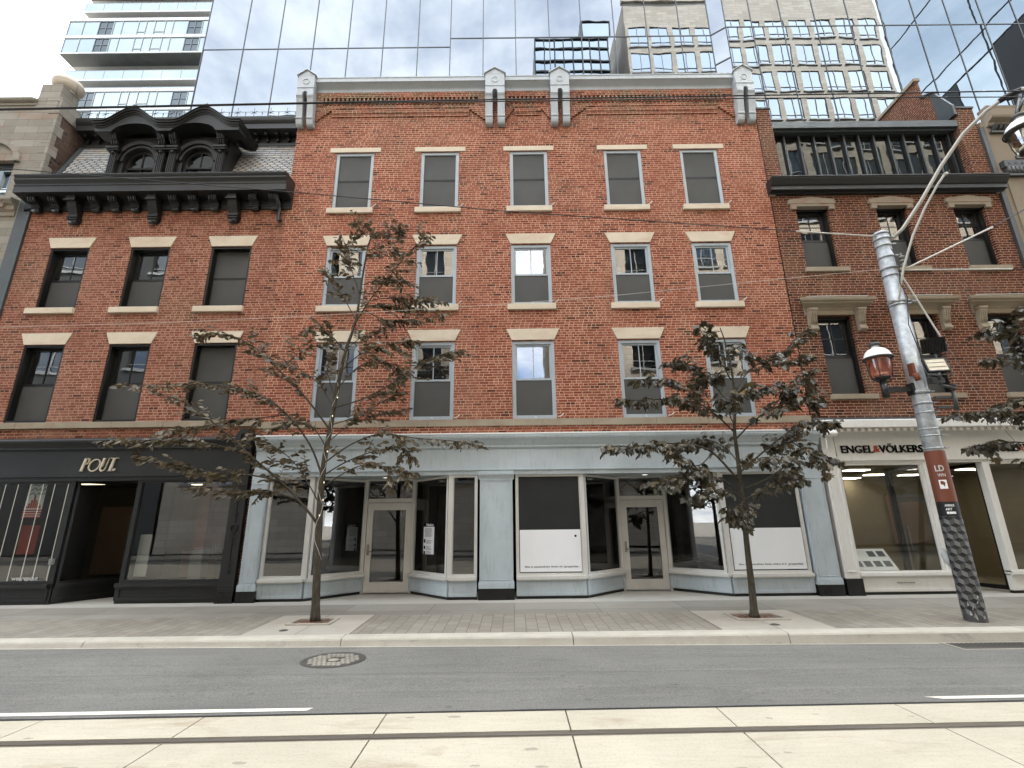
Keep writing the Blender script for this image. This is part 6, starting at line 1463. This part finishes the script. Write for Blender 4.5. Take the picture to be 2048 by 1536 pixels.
limbs1 = [
 ([(638,1052,0),(606,1010,-.1),(560,962,-.2),(505,915,-.3),(455,868,-.35),(385,815,-.4),(330,790,-.4)], .026, 9),
 ([(505,915,-.3),(440,892,-.4),(370,880,-.5),(290,880,-.5),(222,882,-.55)], .014, 10),
 ([(560,962,-.2),(500,950,-.4),(430,945,-.5),(360,930,-.6),(290,915,-.6)], .013, 11),
 ([(600,1000,-.1),(540,985,.2),(470,985,.35),(400,978,.4)], .011, 11),
 ([(645,955,0),(620,890,.2),(575,830,.4),(520,790,.5),(450,772,.6),(370,768,.6),(255,772,.7)], .020, 6.5),
 ([(660,860,0),(615,800,-.2),(560,742,-.3),(505,692,-.4),(455,670,-.4),(415,672,-.4)], .018, 8),
 ([(575,830,.4),(500,838,.5),(420,850,.5),(340,862,.5)], .012, 9),
 ([(668,820,0),(640,770,.2),(600,740,.4),(570,728,.4)], .011, 7),
 ([(560,742,-.3),(600,705,-.4),(640,690,-.4)], .008, 9),
 ([(690,705,0),(660,670,-.1),(625,662,-.2)], .010, 12),
 ([(712,640,0),(690,600,.1),(672,570,.2),(655,548,.2)], .009, 8),
 ([(720,590,0),(705,545,0),(695,500,0),(710,470,0)], .009, 8),
 ([(735,505,0),(770,480,.1),(800,462,.1)], .007, 9),
 ([(705,655,0),(740,600,-.2),(785,545,-.3),(822,500,-.4),(848,480,-.4)], .014, 10),
 ([(745,600,-.2),(790,595,-.3),(830,600,-.3),(868,602,-.3)], .009, 13),
 ([(728,620,-.1),(770,640,.2),(815,640,.3),(880,628,.3)], .009, 12),
 ([(690,700,0),(730,670,.2),(770,655,.3)], .009, 11),
 ([(740,480,0),(752,470,.1),(775,455,.2),(792,460,.2)], .006, 16),
 ([(732,520,0),(750,510,-.2),(780,500,-.3)], .006, 16),
 ([(728,545,0),(700,520,.2),(688,500,.2)], .006, 14),
 ([(722,570,0),(760,560,.2),(800,560,.3)], .007, 14),
 ([(745,470,0),(735,455,-.1),(722,450,-.1)], .005, 18),
 ([(715,620,0),(750,610,-.3),(790,615,-.3)], .007, 14),
 ([(684,740,0),(725,705,-.3),(770,690,-.4),(815,682,-.5)], .011, 12),
 ([(676,775,0),(715,735,.2),(755,722,.3),(790,735,.4),(800,750,.4)], .011, 12),
 ([(668,815,0),(720,800,-.2),(770,775,-.4),(820,742,-.5),(862,716,-.5),(905,702,-.6)], .015, 9),
 ([(662,850,0),(720,830,.3),(770,800,.5),(790,790,.5)], .010, 8),
 ([(655,885,0),(700,850,.2),(740,835,.2),(800,820,.2)], .009, 7),
 ([(650,925,0),(700,890,-.2),(760,868,-.4),(830,876,-.5),(905,882,-.6),(945,888,-.6)], .013, 5.5),
 ([(648,950,0),(690,925,.2),(740,905,.3),(800,895,.4),(815,912,.4)], .013, 12),
 ([(645,975,0),(690,945,-.2),(730,930,-.3),(780,935,-.4),(805,942,-.4)], .011, 10),
 ([(655,900,0),(630,860,-.2),(600,845,-.3),(560,855,-.3)], .010, 9),
 ([(672,800,0),(655,740,0),(668,700,.1),(660,660,.1)], .009, 6),
 ([(640,1010,0),(600,940,.3),(560,900,.5),(520,880,.6)], .010, 9),
]
t1, tp1 = tree('street_tree', 'slender young tree with small olive brown leaves before the left shop of the brick building', TY1, trunk1, .083, .012, limbs1, 0, 21)
wire_pts = []
m = MB(); bl = MB()
for i, p in enumerate(tp1[6:40:1]):
    a = i*1.1; r_ = .075*(1-(i/44))+.004; wire_pts.append(p+Vector((math.cos(a)*r_, -abs(math.sin(a))*r_-.004, 0)))
m.tube(wire_pts, .005, 5); sl = part('string_light_cable', m, 'alu', t1)
for u, v in ((639,1031),(604,1007),(648,965),(655,903),(665,832),(675,795),(646,1000)):
    p = P(u, v, TY1-.085); m = MB(); m.lathe([(0,-.018),(.010,-.010),(.012,.004),(.007,.016),(0,.02)], p, 8); part('string_light_bulb', m, 'bulb', t1)
trunk2 = [(1509,1234,0),(1503,1170,0),(1496,1110,0),(1485,1005,0),(1476,920,0),(1469,860,0),(1470,800,0),(1463,740,0),(1452,690,0),(1440,655,0)]
limbs2 = [
 ([(1478,962,0),(1425,905,-.2),(1375,888,-.3),(1325,888,-.4),(1275,892,-.5),(1228,892,-.5)], .022, 11),
 ([(1425,905,-.2),(1400,930,-.4),(1370,925,-.5),(1345,905,-.5)], .010, 11),
 ([(1484,990,0),(1445,960,-.3),(1400,950,-.4),(1360,955,-.5),(1325,962,-.5)], .014, 14),
 ([(1466,862,0),(1430,828,-.1),(1395,806,-.2),(1345,798,-.2),(1300,800,-.3),(1252,800,-.3)], .017, 12),
 ([(1468,822,0),(1440,785,.2),(1405,745,.3),(1375,728,.4),(1345,725,.4)], .013, 13),
 ([(1395,806,-.2),(1370,775,-.3),(1330,762,-.4),(1290,760,-.4)], .009, 11),
 ([(1462,760,0),(1440,720,-.1),(1418,695,-.2),(1405,668,-.2)], .012, 16),
 ([(1452,690,0),(1470,690,.2),(1490,705,.2)], .009, 14),
 ([(1480,945,0),(1525,905,.2),(1570,870,.3),(1610,848,.4),(1650,845,.4)], .018, 12),
 ([(1570,870,.3),(1600,895,.5),(1630,905,.5),(1648,912,.5)], .010, 14),
 ([(1483,980,0),(1530,960,-.2),(1575,930,-.3),(1610,905,-.4),(1640,925,-.4)], .016, 12),
 ([(1470,880,0),(1510,840,-.2),(1550,815,-.3),(1590,800,-.4),(1625,795,-.4)], .015, 12),
 ([(1465,790,0),(1495,745,.2),(1530,720,.3),(1570,700,.4),(1600,668,.5)], .013, 8),
 ([(1495,745,.2),(1540,732,0),(1575,725,-.1),(1600,715,-.1)], .010, 10),
 ([(1468,812,0),(1505,785,-.3),(1545,772,-.4),(1565,775,-.4)], .010, 12),
 ([(1545,815,-.3),(1580,775,-.4),(1612,745,-.4),(1622,765,-.4)], .010, 10),
 ([(1484,1000,0),(1520,985,.3),(1560,965,.4),(1590,960,.5)], .010, 10),
 ([(1470,850,0),(1460,830,-.3),(1470,800,-.5),(1490,790,-.6)], .010, 18),
 ([(1476,925,0),(1455,900,.4),(1420,880,.6),(1390,880,.7)], .010, 11),
 ([(1478,935,0),(1500,920,-.4),(1530,915,-.6)], .010, 13),
 ([(1486,1000,0),(1470,985,-.3),(1430,985,-.5),(1400,990,-.6)], .009, 9),
 ([(1486,1003,0),(1482,1010,-.3),(1480,1025,-.4)], .008, 26),
 ([(1463,745,0),(1440,745,.3),(1400,760,.5),(1380,790,.5)], .009, 11),
]
tree('maple_tree', 'young maple with drooping dark lobed leaves before the right shop of the brick building', -2.27, trunk2, .072, .010, limbs2, 1, 33)
trunk3 = [(2262,1236,0),(2240,1080,0),(2225,960,0),(2205,850,0),(2190,740,0),(2180,640,0)]
limbs3 = [
 ([(2208,880,0),(2120,850,0),(2048,835,0),(1970,826,0),(1912,828,0)], .016, 10),
 ([(2215,920,0),(2120,890,.2),(2040,885,.3),(1985,888,.3),(1945,892,.3)], .014, 9),
 ([(2195,790,0),(2110,715,-.2),(2048,680,-.3),(2010,662,-.3),(1978,660,-.3)], .015, 9),
 ([(2198,800,0),(2120,750,.2),(2048,722,.3),(1975,718,.3)], .014, 9),
 ([(2205,850,0),(2110,800,-.3),(2048,800,-.4),(2000,812,-.4)], .012, 9),
 ([(2185,700,0),(2120,640,0),(2060,620,0)], .012, 9),
 ([(2215,920,0),(2140,940,0),(2070,930,0)], .012, 10),
]
tree('maple_tree', 'maple whose dark leafy branches reach in from the right photo edge', -2.3, trunk3, .085, .02, limbs3, 1, 44)
# plastic bag caught on the pole
m = MB(); rr = random.Random(9); N = 12
c = P(1888,1112,-2.62); vs = []
for i in range(7):
    f = i/6; r_ = .085*math.sin(math.pi*min(1, f*.92+.06))+.012
    for k in range(N):
        a = 2*math.pi*k/N; q = r_*(1+.35*mnoise.noise((math.cos(a)*2,math.sin(a)*2,f*4))); vs.append((c.x+q*math.cos(a)*.8+.10*f, c.y+q*math.sin(a)*.6, c.z+.13-.36*f))
m.add(vs, [(i*N+k, i*N+(k+1)%N, (i+1)*N+(k+1)%N, (i+1)*N+k) for i in range(6) for k in range(N)], True)
single('plastic_bag', m, 'bag', 'crumpled clear plastic bag caught on the left of the street pole', 'plastic bag', tuple(c))

# ------------------------------------------------------------------ sky, sun, render settings
SUN_EL, SUN_AZ = R(50), R(48)        # azimuth clockwise from +Y
w = bpy.data.worlds.new('World'); scn.world = w; w.use_nodes = True
nt_ = w.node_tree; nt_.nodes.clear()
class WN(NT):
    def __init__(s): s.t = nt_
W = WN(); wo = W.n('OutputWorld'); bg = W.n('Background')
sky = W.n('TexSky'); sky.sky_type = 'NISHITA'; sky.sun_disc = False; sky.sun_elevation = SUN_EL; sky.sun_rotation = SUN_AZ; sky.air_density = 1.0; sky.dust_density = 1.5; sky.ozone_density = 1.2
tc = W.n('TexCoord').outputs['Generated']; sp = W.n('SeparateXYZ'); W.set(sp.inputs[0], tc)
zz = W.math('ADD', W.math('MAXIMUM', sp.outputs[2], 0.), .22)
cv = W.n('CombineXYZ'); W.set(cv.inputs[0], W.math('DIVIDE', sp.outputs[0], zz)); W.set(cv.inputs[1], W.math('DIVIDE', sp.outputs[1], zz)); cv.inputs[2].default_value = 3.1
c1 = W.noise(cv.outputs[0], 1.15, 9, .60, .35); c2 = W.noise(cv.outputs[0], 3.0, 6, .6)
cover = W.rng(c1, .37, .62)
shade = W.mix(W.rng(c2, .3, .7), (8.0,8.6,9.4), (13.5,13.6,13.4))
W.set(bg.inputs[0], W.mix(cover, W.mix(1., sky.outputs[0], (1.0,1.12,1.28), 'MULTIPLY'), shade)); bg.inputs[1].default_value = .11
nt_.links.new(bg.outputs[0], wo.inputs[0])
ld = bpy.data.lights.new('sun', 'SUN'); ld.energy = 5.0; ld.angle = R(3); ld.color = (1, .955, .88)
so = bpy.data.objects.new('sun', ld); COL.objects.link(so); so.location = (-10, -30, 60)
dv = Vector((math.sin(SUN_AZ)*math.cos(SUN_EL), math.cos(SUN_AZ)*math.cos(SUN_EL), math.sin(SUN_EL)))
so.rotation_euler = dv.to_track_quat('Z', 'Y').to_euler()
vs_ = scn.view_settings; scn.display_settings.display_device = 'sRGB'; vs_.view_transform = 'Standard'; vs_.look = 'None'; vs_.exposure = 2.65; vs_.gamma = 1; vs_.use_curve_mapping = False
cy = scn.cycles; cy.max_bounces = 10; cy.diffuse_bounces = 4; cy.glossy_bounces = 5; cy.transparent_max_bounces = 12; cy.transmission_bounces = 6
cy.caustics_reflective = False; cy.caustics_refractive = False; cy.use_denoising = True; cy.sample_clamp_indirect = 6.0
scn.render.film_transparent = False
